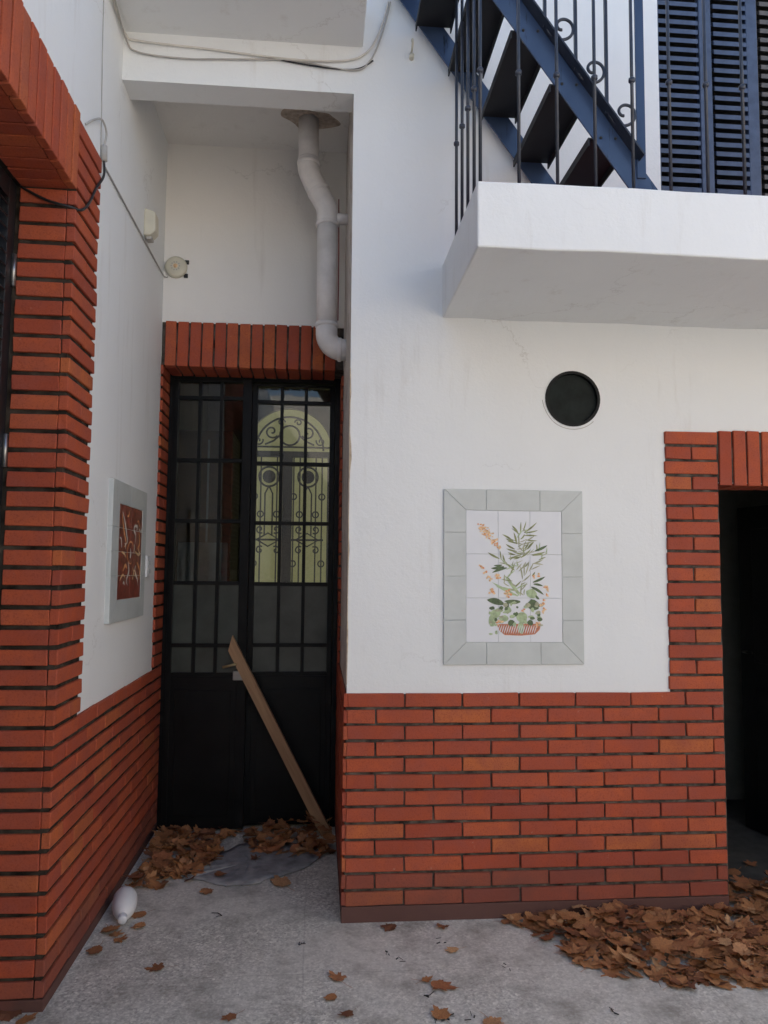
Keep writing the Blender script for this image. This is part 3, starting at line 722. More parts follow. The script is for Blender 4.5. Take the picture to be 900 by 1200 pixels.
# stair railing
for k in range(8):
    x = .985-.125*k; z = zl(x)+.165
    MB().box(x-.006, x+.006, YN-.03, YN-.018, z-.0, z+.95).obj('baluster', 'rail_paint_flange_shade', st)
    cx, cz = x+.072, z+.005
    sp = spiral(cx, cz, .062, .012, PI*1.12, PI*3.45, 36, YN-.024)
    MB().tube([(x+.002, YN-.024, z+.02)]+sp, .0062, 7).obj('scroll', 'rail_paint_flange_shade', st, smooth=True)
MB().box(1.112, 1.148, YN-.012, YN-.0045, 3.10, 4.12).obj('newel_post', 'steel_blue', st, bevel=.001)
a = Vector((.1, YN-.024, zl(.1)+.165+.95)); b_ = Vector((1.13, YN-.024, zl(1.13)+.165+.95))
MB().tube([a, b_], .016, 10).obj('handrail', 'rail_paint_flange_shade', st, smooth=True)

# ------------------------------------------------------------------ balcony shutters
shm = {}
def shutter_leaf(x0, x1, y, z0, z1, mat, label, group, pitch=.0492, stl=.045, strr=.045):
    r = thing('window_shutter', ((x0+x1)/2, y, z0), label, 'shutter', group)
    MB().box(x0, x0+stl, y-.018, y+.018, z0, z1).obj('stile', mat, r, bevel=.003); MB().box(x1-strr, x1, y-.018, y+.018, z0, z1).obj('stile', mat, r, bevel=.003)
    for z in (z0, z1-.08): MB().box(x0+stl, x1-strr, y-.017, y+.017, z, z+.08).obj('rail', mat, r, bevel=.002)
    wd_ = x1-x0-stl-strr; key = (round(wd_, 3))
    if key not in shm:
        shm[key] = MB().add([(-wd_/2, -.016, -.016), (wd_/2, -.016, -.016), (wd_/2, .014, .012), (-wd_/2, .014, .012), (-wd_/2, -.016, .008), (wd_/2, -.016, .008), (wd_/2, .014, .026), (-wd_/2, .014, .026)],
                            [(0, 3, 2, 1), (4, 5, 6, 7), (0, 1, 5, 4), (1, 2, 6, 5), (2, 3, 7, 6), (3, 0, 4, 7)])
    me = shm[key].mesh('slat'); n = int((z1-z0-.18)/pitch)
    for k in range(n): link('slat', me, mat, r, ((x0+x1)/2, y, z0+.105+k*pitch))
    return r
SY = .1
shutter_leaf(1.507, 1.790, SY, 3.0, 5.12, 'shutter_blue', 'narrow blue louvred shutter next to the staircase foot', None, stl=.04, strr=.03)
shutter_leaf(1.794, 2.070, SY, 3.0, 5.12, 'shutter_blue', 'blue louvred shutter between a narrow blue one and a grey-brown one', None, stl=.03, strr=.058)
shutter_leaf(2.074, 2.60, SY+.02, 3.0, 5.12, 'shutter_grey_brown', 'grey-brown louvred shutter on the balcony window', None, stl=.01)
sl_ = MB().box(SX0-.05, SX1+.05, .3, .33, 2.9, 5.2).obj('added_dark_sheet', 'dark_void', facade)  # black sheet added so the gaps between the slats read dark

# round vent
vent = thing('round_vent', (VX, .05, VZ), 'round dark vent window set in the white facade', 'vent')
vp = lathe([(VR-.002, -.004), (VR-.002, .004)], 40).mesh('pane'); link('pane', vp, 'vent_glass', vent, (VX, .022, VZ), (PI/2, 0, 0))
rg = MB(); n = 48
for i in range(n):
    a0, a1 = 2*PI*i/n, 2*PI*(i+1)/n
    pr = [(VR+.002, -.0035), (VR-.011, -.0035), (VR-.011, .024), (VR+.002, .024)]
    A = [(VX+r_*math.cos(a0), y_, VZ+r_*math.sin(a0)) for r_, y_ in pr]; B = [(VX+r_*math.cos(a1), y_, VZ+r_*math.sin(a1)) for r_, y_ in pr]
    for j in range(3): rg.quad(A[j], B[j], B[j+1], A[j+1])
rg.obj('ring', 'black_paint', vent, smooth=False)
MB().tube([(VX+(VR+.016+.004*math.sin(a_*3))*math.cos(a_), -.0005, VZ+(VR+.014)*math.sin(a_)) for a_ in [PI*1.02+PI*.72*i/26 for i in range(27)]], .0016, 5).obj('plaster_scar', 'cable_grey', vent)

# ------------------------------------------------------------------ tile panel with the flower basket
tp = thing('tile_panel', (.76, 0, 1.108), 'ceramic panel with painted flower basket and pale grey border', 'tile panel')
TX0, TX1, TZ0, TZ1 = .435, 1.087, 1.107, 1.906; IX0, IX1, IZ0, IZ1 = .538, .986, 1.208, 1.809
def flat(name, poly, mat, y0=-.011, y1=.002, parent=tp, bevel=.0015):
    cx = sum(p_[0] for p_ in poly)/len(poly); cz = sum(p_[1] for p_ in poly)/len(poly)
    g_ = .0008; pp = []
    for x, z in poly:
        dx, dz = cx-x, cz-z; L_ = math.hypot(dx, dz) or 1; pp.append((x+dx/L_*g_*1.4, z+dz/L_*g_*1.4))
    return MB().prism(pp, 1, y0, y1).obj(name, mat, parent, bevel=bevel)
zs = [TZ0, 1.307, 1.506, 1.706, TZ1]
for (xa, xi) in ((TX0, IX0), (TX1, IX1)):
    for k in range(4):
        a, b2 = zs[k], zs[k+1]
        ia = IZ0 if k == 0 else a; ib = IZ1 if k == 3 else b2
        flat('border_tile', [(xa, a), (xi, ia), (xi, ib), (xa, b2)], 'grey_tile')
xs_ = [TX0, .632, .884, TX1]
for (za, zi) in ((TZ0, IZ0), (TZ1, IZ1)):
    for k in range(3):
        a, b2 = xs_[k], xs_[k+1]; ia = IX0 if k == 0 else a; ib = IX1 if k == 2 else b2
        flat('border_tile', [(a, za), (b2, za), (ib, zi), (ia, zi)], 'grey_tile')
for i in range(3):
    for j in range(3):
        a, b2 = IX0+(IX1-IX0)*i/3, IX0+(IX1-IX0)*(i+1)/3; c_, d_ = IZ0+(IZ1-IZ0)*j/3, IZ0+(IZ1-IZ0)*(j+1)/3
        flat('tile', [(a, c_), (b2, c_), (b2, d_), (a, d_)], 'white_tile', y0=-.010, bevel=.001)
MB().box(TX0+.003, TX1-.003, -.0075, .001, TZ0+.003, TZ1-.003).obj('grout', 'grey_tile', tp)
# painting, drawn as glaze strokes on the tiles; u, v run over the picture (100 x 160 units)
def PX(u, v): return (.435+((555+u)-520)*.00404, 1.905-((600+v)-575)*.003916)
CNT = [0]
def blade(mb, x0, y0, x1, y1, wd_, bend_=0., lift=0):
    n = 6; L = []; R_ = []
    dx, dy = x1-x0, y1-y0; ll = math.hypot(dx, dy); nx, ny = -dy/ll, dx/ll
    for i in range(n+1):
        u = i/n; wv = wd_*math.sin(PI*min(1, .08+u*.92))**.8/2; o_ = bend_*4*u*(1-u)
        x, y = x0+dx*u+nx*o_, y0+dy*u+ny*o_
        L.append(PX(x+nx*wv, y+ny*wv)); R_.append(PX(x-nx*wv, y-ny*wv))
    CNT[0] += 1; yv = -.0106-lift*.0002-CNT[0]*4e-6
    vs = [(p_[0], yv, p_[1]) for p_ in L]+[(p_[0], yv, p_[1]) for p_ in R_]
    mb.add(vs, [(i, i+1, n+2+i, n+1+i) for i in range(n)])
def blob(mb, x, y, rx, ry, lift=0, seed=0, n=10):
    r_ = random.Random(seed*31+int(x*10)); CNT[0] += 1; yv = -.0106-lift*.0002-CNT[0]*4e-6
    ps = [PX(x+rx*(.8+.35*r_.random())*math.cos(2*PI*k/n), y+ry*(.8+.35*r_.random())*math.sin(2*PI*k/n)) for k in range(n)]
    mb.add([(p_[0], yv, p_[1]) for p_ in ps], [tuple(range(n))])
s75 = 1/7.5
def K(*a): return [v_*s75 for v_ in a]
gr, dg, lg, ol = MB(), MB(), MB(), MB()
for (x0, y0, x1, y1, wv, bn) in [(380, 200, 325, 125, 22, 4), (400, 190, 405, 90, 14, 0), (420, 180, 450, 85, 12, 3), (430, 190, 545, 95, 18, 5), (440, 190, 555, 165, 16, 4), (430, 215, 550, 215, 16, -3),
        (335, 265, 240, 205, 20, 4), (340, 270, 270, 240, 16, -4), (365, 290, 340, 185, 20, 4), (350, 335, 270, 290, 20, -3), (370, 355, 275, 330, 18, -4), (355, 385, 290, 380, 16, 2), (380, 405, 290, 420, 18, 4),
        (435, 335, 475, 265, 18, 4), (460, 335, 520, 265, 22, -4), (400, 410, 490, 335, 20, 4), (440, 250, 550, 258, 14, 4), (215, 420, 115, 365, 22, -3),
        (495, 385, 620, 355, 20, 5), (505, 390, 600, 380, 16, -3), (345, 520, 270, 460, 22, 3), (310, 550, 350, 460, 16, 3), (265, 450, 245, 380, 18, -3), (232, 430, 220, 345, 14, 0)]:
    blade(gr, *K(x0, y0, x1, y1, wv*.85, bn))
for (x0, y0, x1, y1, wv, bn) in [(525, 350, 635, 297, 24, 4), (280, 500, 150, 545, 24, 6), (255, 490, 140, 505, 26, -5), (240, 475, 165, 480, 18, -4), (505, 625, 615, 573, 22, 4), (510, 640, 595, 658, 20, -4), (490, 665, 600, 735, 24, -6), (530, 740, 560, 775, 22, 3),
        (250, 815, 105, 780, 56, 6), (395, 795, 255, 790, 40, -4), (290, 985, 345, 965, 46, 4), (455, 970, 505, 990, 48, -3)]:
    blade(dg, *K(x0, y0, x1, y1, wv, bn), lift=2)
blob(dg, *K(505, 825, 58, 50), lift=2, seed=2); blob(dg, *K(318, 980, 30, 28), lift=3, seed=5); blob(dg, *K(482, 978, 26, 26), lift=3, seed=6)
for (x0, y0, x1, y1, wv, bn) in [(385, 740, 255, 560, 28, 4), (375, 745, 150, 625, 26, -6), (340, 700, 180, 665, 18, 4), (395, 730, 300, 600, 20, -5)]:
    blade(lg, *K(x0, y0, x1, y1, wv, bn), lift=1)
for (x, y, rx, ry) in [(490, 725, 52, 45), (410, 930, 50, 50), (180, 900, 45, 40), (150, 960, 35, 50), (250, 940, 40, 30), (400, 1020, 30, 55), (140, 1075, 18, 9), (188, 1062, 14, 18), (290, 870, 30, 30), (215, 870, 30, 22)]:
    blob(lg, *K(x, y, rx, ry), lift=1, seed=9)
for (x0, y0, x1, y1, wv, bn) in [(395, 745, 410, 620, 14, 0), (410, 620, 490, 550, 12, 5), (415, 600, 395, 480, 14, 3), (430, 570, 430, 460, 12, 0), (440, 560, 475, 430, 12, 4), (470, 530, 510, 455, 12, 3), (500, 465, 600, 420, 14, 4), (510, 460, 600, 470, 12, -2), (385, 320, 380, 190, 12, 3)]:
    blade(ol, *K(x0, y0, x1, y1, wv, bn))
rr = random.Random(77)
for i in range(70):
    cx_, cy_ = rr.choice([(400, 250), (420, 330), (330, 480), (300, 620), (440, 520), (560, 380), (400, 680), (380, 420)])
    x0_, y0_ = cx_+rr.uniform(-60, 60), cy_+rr.uniform(-60, 60); an = rr.uniform(PI*1.05, PI*1.95); ln = rr.uniform(50, 110)
    blade(rr.choice([ol, ol, lg, gr]), *K(x0_, y0_, x0_+math.cos(an)*ln, y0_+math.sin(an)*ln*.8, rr.uniform(7, 13), rr.uniform(-7, 7)))
for i in range(45):
    blob(rr.choice([lg, lg, ol, dg]), *K(rr.uniform(120, 590), rr.uniform(800, 1000), rr.uniform(10, 26), rr.uniform(8, 22)), lift=1.5, seed=i)
for mb_, m_, nm in ((gr, 'art_green', 'painted_leaf'), (dg, 'art_dark_green', 'painted_leaf'), (lg, 'art_light_green', 'painted_leaf'), (ol, 'art_olive', 'painted_stem')):
    tag(mb_.obj(nm, m_, tp, fix=False), kind='stuff')
tn, rd_, fo_ = MB(), MB(), MB(); rr = random.Random(5)
for i in range(95):                         # flower spike
    u = rr.random(); x = 50+u*165+rr.uniform(-38, 38)*(.35+.65*math.sin(PI*min(1, u*.9+.1))); y = 125+u*205+rr.uniform(-30, 30)*(.4+.6*math.sin(PI*u))
    blob(tn if rr.random() < .72 else rd_, *K(x, y, rr.uniform(6, 12), rr.uniform(5, 10)), lift=1, seed=i, n=6)
for (x, y) in [(55, 490), (75, 510), (95, 545), (120, 580), (140, 600), (200, 570), (215, 590), (185, 580), (150, 705), (165, 715), (140, 715), (155, 690), (270, 720), (290, 745), (305, 725), (285, 705), (625, 670), (640, 690), (615, 660), (620, 740), (590, 770), (600, 820), (580, 830), (610, 860), (590, 885), (545, 560), (520, 575), (545, 985), (550, 1010), (530, 1000), (215, 965), (200, 985), (235, 960), (415, 870)]:
    for j in range(3): blob(tn if rr.random() < .6 else rd_, *K(x+rr.uniform(-14, 14), y+rr.uniform(-12, 12), rr.uniform(7, 14), rr.uniform(6, 12)), lift=1, seed=j, n=7)
tag(tn.obj('painted_flower', 'art_tan', tp, fix=False), kind='stuff'); tag(rd_.obj('painted_flower', 'art_orange', tp, fix=False), kind='stuff')
bk = [PX(*K(x, y)) for x, y in ((190, 990), (575, 985), (560, 1040), (520, 1078), (400, 1090), (260, 1085), (215, 1050))]
MB().add([(x, -.01050, z) for x, z in bk], [tuple(range(7))]).obj('painted_basket', 'art_red', tp, fix=False)
wv_ = MB()
for i in range(17):
    x = 215+i*20; blade(wv_, *K(x, 1000, x-24, 1075, 7, 0), lift=.5)
wv_.obj('basket_weave', 'white_tile', tp, fix=False)

# ------------------------------------------------------------------ brown tile panel on the side wall
bp_ = thing('tile_panel', (WL, .36, 1.283), 'brown ceramic panel with white swirls and grey border on side wall', 'tile panel')
Y0, Y1, Z0, Z1 = .03, .695, 1.283, 1.932; y0, y1, z0, z1 = .15, .605, 1.383, 1.83
def flx(name, poly, mat, xa=WL-.002, xb=WL+.021, bevel=.0015): return MB().prism(poly, 0, xa, xb).obj(name, mat, bp_, bevel=bevel)
for a, b2 in ((Y0, (Y0+Y1)/2-.0007), ((Y0+Y1)/2+.0007, Y1)):
    ia, ib = (y0 if a == Y0 else a), (y1 if b2 == Y1 else b2)
    flx('border_tile', [(a, Z0), (b2, Z0), (ib, z0), (ia, z0)], 'grey_tile'); flx('border_tile', [(a, Z1), (b2, Z1), (ib, z1), (ia, z1)], 'grey_tile')
zz = [Z0, z0+.112, z0+.2235, z0+.335, Z1]
for (ya, yi) in ((Y0, y0), (Y1, y1)):
    for k in range(4):
        a, b2 = zz[k]+.0007, zz[k+1]-.0007; ia = z0 if k == 0 else a; ib = z1 if k == 3 else b2
        flx('border_tile', [(ya, a), (yi, ia), (yi, ib), (ya, b2)], 'grey_tile')
for i in range(2):
    for j in range(4):
        a = y0+(y1-y0)*i/2; c_ = z0+(z1-z0)*j/4
        flx('tile', [(a+.0015, c_+.0015), (a+(y1-y0)/2-.0015, c_+.0015), (a+(y1-y0)/2-.0015, c_+(z1-z0)/4-.0015), (a+.0015, c_+(z1-z0)/4-.0015)], 'brown_tile', xb=WL+.0195, bevel=.001)
MB().box(WL, WL+.0165, Y0+.004, Y1-.004, Z0+.004, Z1-.004).obj('grout', 'grey_tile', bp_)
CNT[0] = 320
# painted swirls (u 0..1 across, v 0..1 up)
def Q(u, v_): return (WL+.0199+CNT[0]*4e-6-.0012, y0+(y1-y0)*u, z0+(z1-z0)*v_)
def stroke(mb, pts, wds):
    CNT[0] += 5
    P_ = spline([(u, v_, 0) for u, v_ in pts], 6); n = len(P_); L = []; R_ = []
    for i, p_ in enumerate(P_):
        d_ = (P_[min(i+1, n-1)]-P_[max(i-1, 0)]).normalized(); wd_ = wds[0]+(wds[1]-wds[0])*i/(n-1)
        wd_ *= .52*math.sin(PI*(.12+.86*i/(n-1)))
        L.append(Q(p_.x-d_.y*wd_, p_.y+d_.x*wd_)); R_.append(Q(p_.x+d_.y*wd_, p_.y-d_.x*wd_))
    mb.add(L+R_, [(i, i+1, n+i+1, n+i) for i in range(n-1)])
aw, ao, ag = MB(), MB(), MB()
for pts in ([(.12, .92), (.22, .82), (.3, .7), (.35, .62), (.28, .58)], [(.68, .82), (.62, .76), (.70, .70), (.70, .6)], [(.4, .4), (.45, .3), (.36, .2), (.42, .14)], [(.75, .36), (.72, .3), (.85, .2), (.9, .12)], [(.66, .8), (.76, .8), (.74, .74)]):
    stroke(aw, pts, (.035, .03))
for pts in ([(.1, .9), (.2, .72), (.3, .6), (.2, .55)], [(.8, .4), (.95, .3), (.9, .2)], [(.2, .3), (.3, .36), (.38, .32)], [(.85, .75), (.9, .62), (.8, .55)]):
    stroke(ao, pts, (.045, .035))
rr = random.Random(4)
for i in range(9):
    u0, v0 = rr.uniform(.1, .9), rr.uniform(.06, .94); an = rr.uniform(0, 6.28); l_ = rr.uniform(.04, .09)
    stroke(rr.choice([aw, ao, ag]), [(u0, v0), (u0+l_*math.cos(an), v0+l_*math.sin(an)), (u0+1.6*l_*math.cos(an+.5), v0+1.6*l_*math.sin(an+.5))], (.03, .02))
stroke(aw, [(.48, .44), (.5, .49), (.48, .55)], (.05, .05))
pts = [(.5+.14*math.cos(2*PI*k/16), .5+.12*math.sin(2*PI*k/16)) for k in range(15)]; stroke(ao, pts, (.02, .02))
for pts in ([(.08, .2), (.2, .26), (.3, .22)], [(.6, .2), (.66, .28), (.6, .34)], [(.12, .5), (.24, .48), (.3, .44)], [(.7, .52), (.85, .48), (.95, .5)]): stroke(ag, pts, (.03, .02))
tag(ao.obj('painted_swirl', 'art_orange', bp_, fix=False), kind='stuff')
for o_ in (aw,):
    o_.v = [(x+.0003, y, z) for x, y, z in o_.v]; tag(o_.obj('painted_swirl', 'art_white', bp_, fix=False), kind='stuff')
ag.v = [(x+.0005, y, z) for x, y, z in ag.v]; tag(ag.obj('painted_swirl', 'art_tan', bp_, fix=False), kind='stuff')

# ------------------------------------------------------------------ fittings
sp_ = thing('switch_plate', (WL, .835, 1.54), 'small white push button plate next to the brown tile panel', 'switch')
MB().box(WL-.001, WL+.012, .795, .875, 1.485, 1.60).obj('plate', 'white_plastic', sp_, bevel=.003)
for z in (1.515, 1.56): MB().box(WL+.012, WL+.016, .82, .85, z-.012, z+.012).obj('button', 'grey_tile', sp_, bevel=.002)
se = thing('wall_sensor', (WL, .52, 3.34), 'cream box sensor mounted high on the side wall above conduit', 'sensor')
MB().prism([(WL, 3.27), (WL+.035, 3.272), (WL+.062, 3.30), (WL+.058, 3.40), (WL, 3.42)], 1, .50, .585).obj('housing', 'cream_plastic', se, bevel=.008)
MB().prism([(WL+.01, 3.255), (WL+.04, 3.258), (WL+.04, 3.2725), (WL+.01, 3.2715)], 1, .515, .57).obj('lens', 'cable_grey', se, bevel=.003)
al = thing('alarm_bell', (-1.0, YB, 3.31), 'round cream alarm bell on the wall above the brick lintel', 'bell')
rz = (PI/2, 0, 0)
link('gong', lathe([(.064, 0), (.066, .012), (.06, .024), (.045, .03), (.02, .031)], 28).mesh('gong', smooth=True), 'cream_plastic', al, (-1.0, YB, 3.31), rz)
link('hub', lathe([(.012, .03), (.012, .036), (.006, .038)], 16).mesh('hub'), 'art_tan', al, (-1.0, YB, 3.31), rz)
for k in range(10):
    a_ = 2*PI*k/10; link('slot', lathe([(.0045, .0), (.0045, .0012)], 8).mesh('slot'), 'cable_grey', al, (-1.0+.024*math.cos(a_), YB-.0305, 3.31+.024*math.sin(a_)), rz)
for s, z in ((.06, .035), (.055, -.048)): MB().box(-1.0+s-.01, -1.0+s+.014, YB-.008, YB+.002, 3.31+z-.012, 3.31+z+.012).obj('lug', 'iron_dark', al, bevel=.002)
hk = thing('wall_hook', (.274, 0, 4.0), 'small pale hook on the wall left of the staircase', 'hook')
MB().tube(spline([(.274, .004, 4.01), (.274, -.03, 4.005), (.274, -.05, 4.02), (.274, -.045, 4.045), (.274, -.03, 4.045)], 5), .005, 7).obj('hook', 'cream_plastic', hk, smooth=True)
MB().tube([(.274, .004, 3.98), (.274, -.022, 3.985)], .012, 10).obj('plug', 'cream_plastic', hk, smooth=True)

def cable(name, pts, r, mat, label, n=8, group=None):
    return tag(MB().tube(spline(pts, n), r, 7).obj(name, mat, smooth=True), label, 'cable', group)
X = WL+.006
cable('conduit', [(X, -.25, 3.235), (X, .3, 3.240), (X, .7, 3.244), (X, 1.0, 3.249), (X+.02, YB-.006, 3.250)], .004, 'cable_grey', 'thin grey conduit running along the side wall to the bell')
cable('cable', [(XS+.0, OY1-.012, 2.945), (WL-.09, OY1-.03, 2.89), (WL-.01, OY1-.022, 2.872), (WL+.022, OY1+.03, 2.885), (WL+.022, OY1+.12, 2.96), (WL+.022, OY1+.2, 3.06), (WL+.02, YT+.012, 3.17), (WL+.012, YT+.02, 3.26)], .0052, 'cable_black', 'black cable drooping around the brick jamb below the lintel')
MB_ = MB().tube([(WL+.016, YT+.02, 3.235), (WL+.014, YT+.02, 3.30)], .013, 10); tag(MB_.obj('cable_joint', 'cable_grey', smooth=True), 'taped grey cable joint at top corner of the brick trim', 'cable')
cable('cable', [(WL+.012, YT+.02, 3.29), (WL+.02, YT+.025, 3.36), (WL+.016, YT-.03, 3.385), (WL+.012, YT-.12, 3.33), (WL+.006, YT-.2, 3.262)], .0042, 'cable_grey', 'grey cable looping from the cable joint to the lintel')
cable('cable', [(WL+.004, YT+.012, 3.29), (WL+.004, YT+.0, 3.45), (WL+.004, YT-.02, 3.7), (WL+.004, YT-.03, 3.95), (WL+.004, YT-.025, 4.3)], .0018, 'cable_grey', 'very thin dark wire running up the side wall')
zc = 4.0
cable('cable', [(WL+.012, -.43, zc-.0), (WL+.012, -.3, zc), (WL+.014, -.03, zc-.01), (-1.0, -.012, zc-.03), (-.7, -.01, zc-.045), (-.3, -.01, zc-.07), (-.05, -.01, zc-.06), (.06, -.01, zc-.01), (.12, -.012, zc+.1), (.16, -.012, zc+.25)], .005, 'cable_white', 'pale cable sagging along the wall under the landing slab')
cable('cable', [(WL+.024, -.43, zc-.01), (WL+.024, -.3, zc-.005), (WL+.02, -.03, zc-.04), (-1.0, -.012, zc-.085), (-.8, -.01, zc-.10), (-.6, -.01, zc-.09), (-.3, -.01, zc-.075), (-.02, -.01, zc-.105), (.07, -.01, zc-.06), (.13, -.012, zc+.08), (.17, -.012, zc+.25)], .0042, 'cable_grey', 'grey cable sagging lowest along the wall under the landing slab')
cable('cable', [(-.45, -.008, zc-.06), (-.2, -.01, zc-.095), (.0, -.01, zc-.10), (.09, -.01, zc-.05)], .0035, 'cable_black', 'short dark cable end hanging under the landing slab')

# ------------------------------------------------------------------ right doorway
rm = MB(); rx0, rx1, ry0, ry1, rz1 = 1.55, 3.9, .2, 1.62, 2.5
rm.quad((rx0, ry0, 0), (rx0, ry1, 0), (rx0, ry1, rz1), (rx0, ry0, rz1)); rm.quad((rx1, ry0, 0), (rx1, ry1, 0), (rx1, ry1, rz1), (rx1, ry0, rz1))
rm.quad((rx0, ry1, 0), (rx1, ry1, 0), (rx1, ry1, rz1), (rx0, ry1, rz1)); rm.quad((rx0, ry0, rz1), (rx1, ry0, rz1), (rx1, ry1, rz1), (rx0, ry1, rz1))
for a, b2, c_, d_ in ((rx0, W1, 0, rz1), (DX1, rx1, 0, rz1), (W1, DX1, DZ1, rz1)): rm.quad((a, ry0, c_), (b2, ry0, c_), (b2, ry0, d_), (a, ry0, d_))
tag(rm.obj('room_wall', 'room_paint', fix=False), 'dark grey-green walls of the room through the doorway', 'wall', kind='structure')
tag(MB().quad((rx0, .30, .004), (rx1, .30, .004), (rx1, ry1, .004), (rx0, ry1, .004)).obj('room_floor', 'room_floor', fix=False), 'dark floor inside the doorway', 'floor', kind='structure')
od = thing('open_door', (2.6, .3, 0), 'black door standing open inside the brick doorway', 'door')
dq = MB().box(0, .86, -.02, .02, .012, DZ1-.02); hinge = Vector((DX1-.02, .23, 0)); ang = math.radians(101)
lo = dq.obj('door_leaf', 'black_paint', None, bevel=.003); lo.parent = od; lo.matrix_parent_inverse = Matrix.Translation(-Vector(od.location)); lo.location = hinge; lo.rotation_euler = (0, 0, ang)
pn = MB().box(.12, .74, .0205, .026, .15, .85).obj('panel', 'black_paint', None, bevel=.003); pn.parent = lo
pn = MB().box(.12, .74, .0205, .026, 1.0, 1.8).obj('panel', 'black_paint', None, bevel=.003); pn.parent = lo
kn = MB().tube([(.80, .02, 1.06), (.80, .06, 1.06)], .008, 8).tube([(.80, .055, 1.06), (.72, .06, 1.06)], .008, 8).obj('handle', 'black_paint', None, smooth=True); kn.parent = lo

# ------------------------------------------------------------------ litter on the ground
bt = thing('plastic_bottle', (-.965, .1, 0), 'white plastic bottle lying on its side at the brick base', 'bottle')
prof = [(.012, 0), (.034, .003), (.046, .012), (.0515, .03), (.053, .06), (.0515, .095), (.046, .125), (.036, .15), (.024, .17), (.0165, .178)]
ax = Vector((.035, -.20, -.026)).normalized(); o0 = Vector((-.982, .215, .054))
qq = ax.to_track_quat('Z', 'Y')
for nm, pr, mt_ in (('body', prof, 'white_plastic'), ('cap', [(.0185, .176), (.0195, .18), (.0195, .203), (.017, .207)], 'white_tile')):
    o = link(nm, lathe(pr, 28).mesh(nm, smooth=True), mt_, bt, o0); o.rotation_mode = 'QUATERNION'; o.rotation_quaternion = qq
# flattened sheet
rr = random.Random(21); pts = [(-.77, .50), (-.66, .47), (-.55, .41), (-.44, .42), (-.30, .50), (-.17, .64), (-.10, .80), (-.2, .93), (-.36, 1.02), (-.52, .98), (-.62, .85), (-.74, .72), (-.83, .6)]
P_ = spline([(x, y, 0) for x, y in pts]+[(pts[0][0], pts[0][1], 0)], 4)[:-1]
cx, cy = -.47, .70; sm = MB(); nr = 5; n = len(P_)
P_ = [p_+Vector((rr.uniform(-.015, .015), rr.uniform(-.015, .015), 0)) for p_ in P_]
for j in range(1, nr+1):
    for p_ in P_:
        k = j/nr; sm.v.append((cx+(p_.x-cx)*k, cy+(p_.y-cy)*k, .006+rr.uniform(0, .007)*(1 if j < nr else .4)))
sm.v.append((cx, cy, .009))
for j in range(nr-1):
    for i in range(n): sm.f.append((j*n+i, j*n+(i+1) % n, (j+1)*n+(i+1) % n, (j+1)*n+i))
for i in range(n): sm.f.append((nr*n, i, (i+1) % n))
o = sm.obj('flattened_sheet', 'sheet_grey', smooth=True); md = o.modifiers.new('solid', 'SOLIDIFY'); md.thickness = .003
tag(o, 'flattened blue-grey sheet on the ground in front of the black door', 'sheet')

# leaves: lobed plane-tree leaves
def leaf_mesh(seed, curl):
    r_ = random.Random(seed); u_ = r_.uniform
    lobes = [(90+u_(-8, 8), u_(.85, 1.1), u_(22, 30)), (36+u_(-8, 8), u_(.7, 1.0), u_(20, 28)), (144+u_(-8, 8), u_(.7, 1.0), u_(20, 28)), (-14+u_(-8, 8), u_(.5, .8), u_(18, 26)), (194+u_(-8, 8), u_(.5, .8), u_(18, 26))]
    n = 44; out = []; base_r = u_(.46, .70); sqx = u_(.72, 1.05); fold = u_(0, .4)*(1 if r_.random() < .3 else 0)
    for i in range(n):
        a = 360*i/n-90+.01; rad = base_r
        for c_, h, w_ in lobes:
            d_ = abs((a-c_+180) % 360-180); rad = max(rad, h*(math.exp(-(d_/w_)**2*.9))*.9+.10)
        rad *= 1+u_(.02, .10)*(1 if i % 2 else -1)*(rad > .5)+u_(-.06, .06)
        out.append((math.cos(math.radians(a))*rad*sqx, math.sin(math.radians(a))*rad*1.0))
    vs, fs = [], []
    ph, k1, k2, tw = r_.uniform(0, 6), r_.uniform(-.1, .3)*curl, r_.uniform(.05, .42)*curl, r_.uniform(-.25, .25)*curl
    def H(x, y): return k1*x*x+k2*y*y+tw*x*y+.055*curl*math.sin(5*x+ph)*math.cos(4*y+ph)+(fold-.05*curl)*abs(x)
    for k in (.5, 1):
        for x, y in out: vs.append((x*k*.5, y*k*.5, .5*(H(x*k, y*k)+(r_.uniform(-.04, .06)*curl if k == 1 else 0))))
    vs.append((0, 0, .5*H(0, 0)))
    for i in range(n): j = (i+1) % n; fs += [(2*n, i, j), (i, n+i, n+j, j)]
    o_ = len(vs)                                      # stalk
    for y, x in ((-.14, .0), (-.5, .03), (-.72, .09)): vs += [(x-.009, y, .01), (x+.009, y, .01)]
    fs += [(o_, o_+1, o_+3, o_+2), (o_+2, o_+3, o_+5, o_+4)]
    zmin = min(v_[2] for v_ in vs); vs = [(v_[0], v_[1], v_[2]-zmin) for v_ in vs]
    return vs, fs
LM = []; LRAW = []
for i in range(20):
    vs, fs = leaf_mesh(100+i, .35+.05*i); LRAW.append((vs, fs))
    me = bpy.data.meshes.new('fallen_leaf'); me.from_pydata(vs, [], fs); me.materials.append(MATS['dry_leaf'])
    for p_ in me.polygons: p_.use_smooth = True
    LM.append(me)
rl_ = random.Random(42)
def fallen(x, y, z, size, label, group=None, tilt=.3, k=None):
    k = rl_.randrange(20) if k is None else k
    o = link('fallen_leaf', LM[k], None, None, (x, y, z), (rl_.uniform(-tilt, tilt), rl_.uniform(-tilt, tilt), rl_.uniform(0, 6.28))); o.scale = (size,)*3
    if abs(tilt) > .15 or z > .01: pass
    return tag(o, label, 'leaf', group)
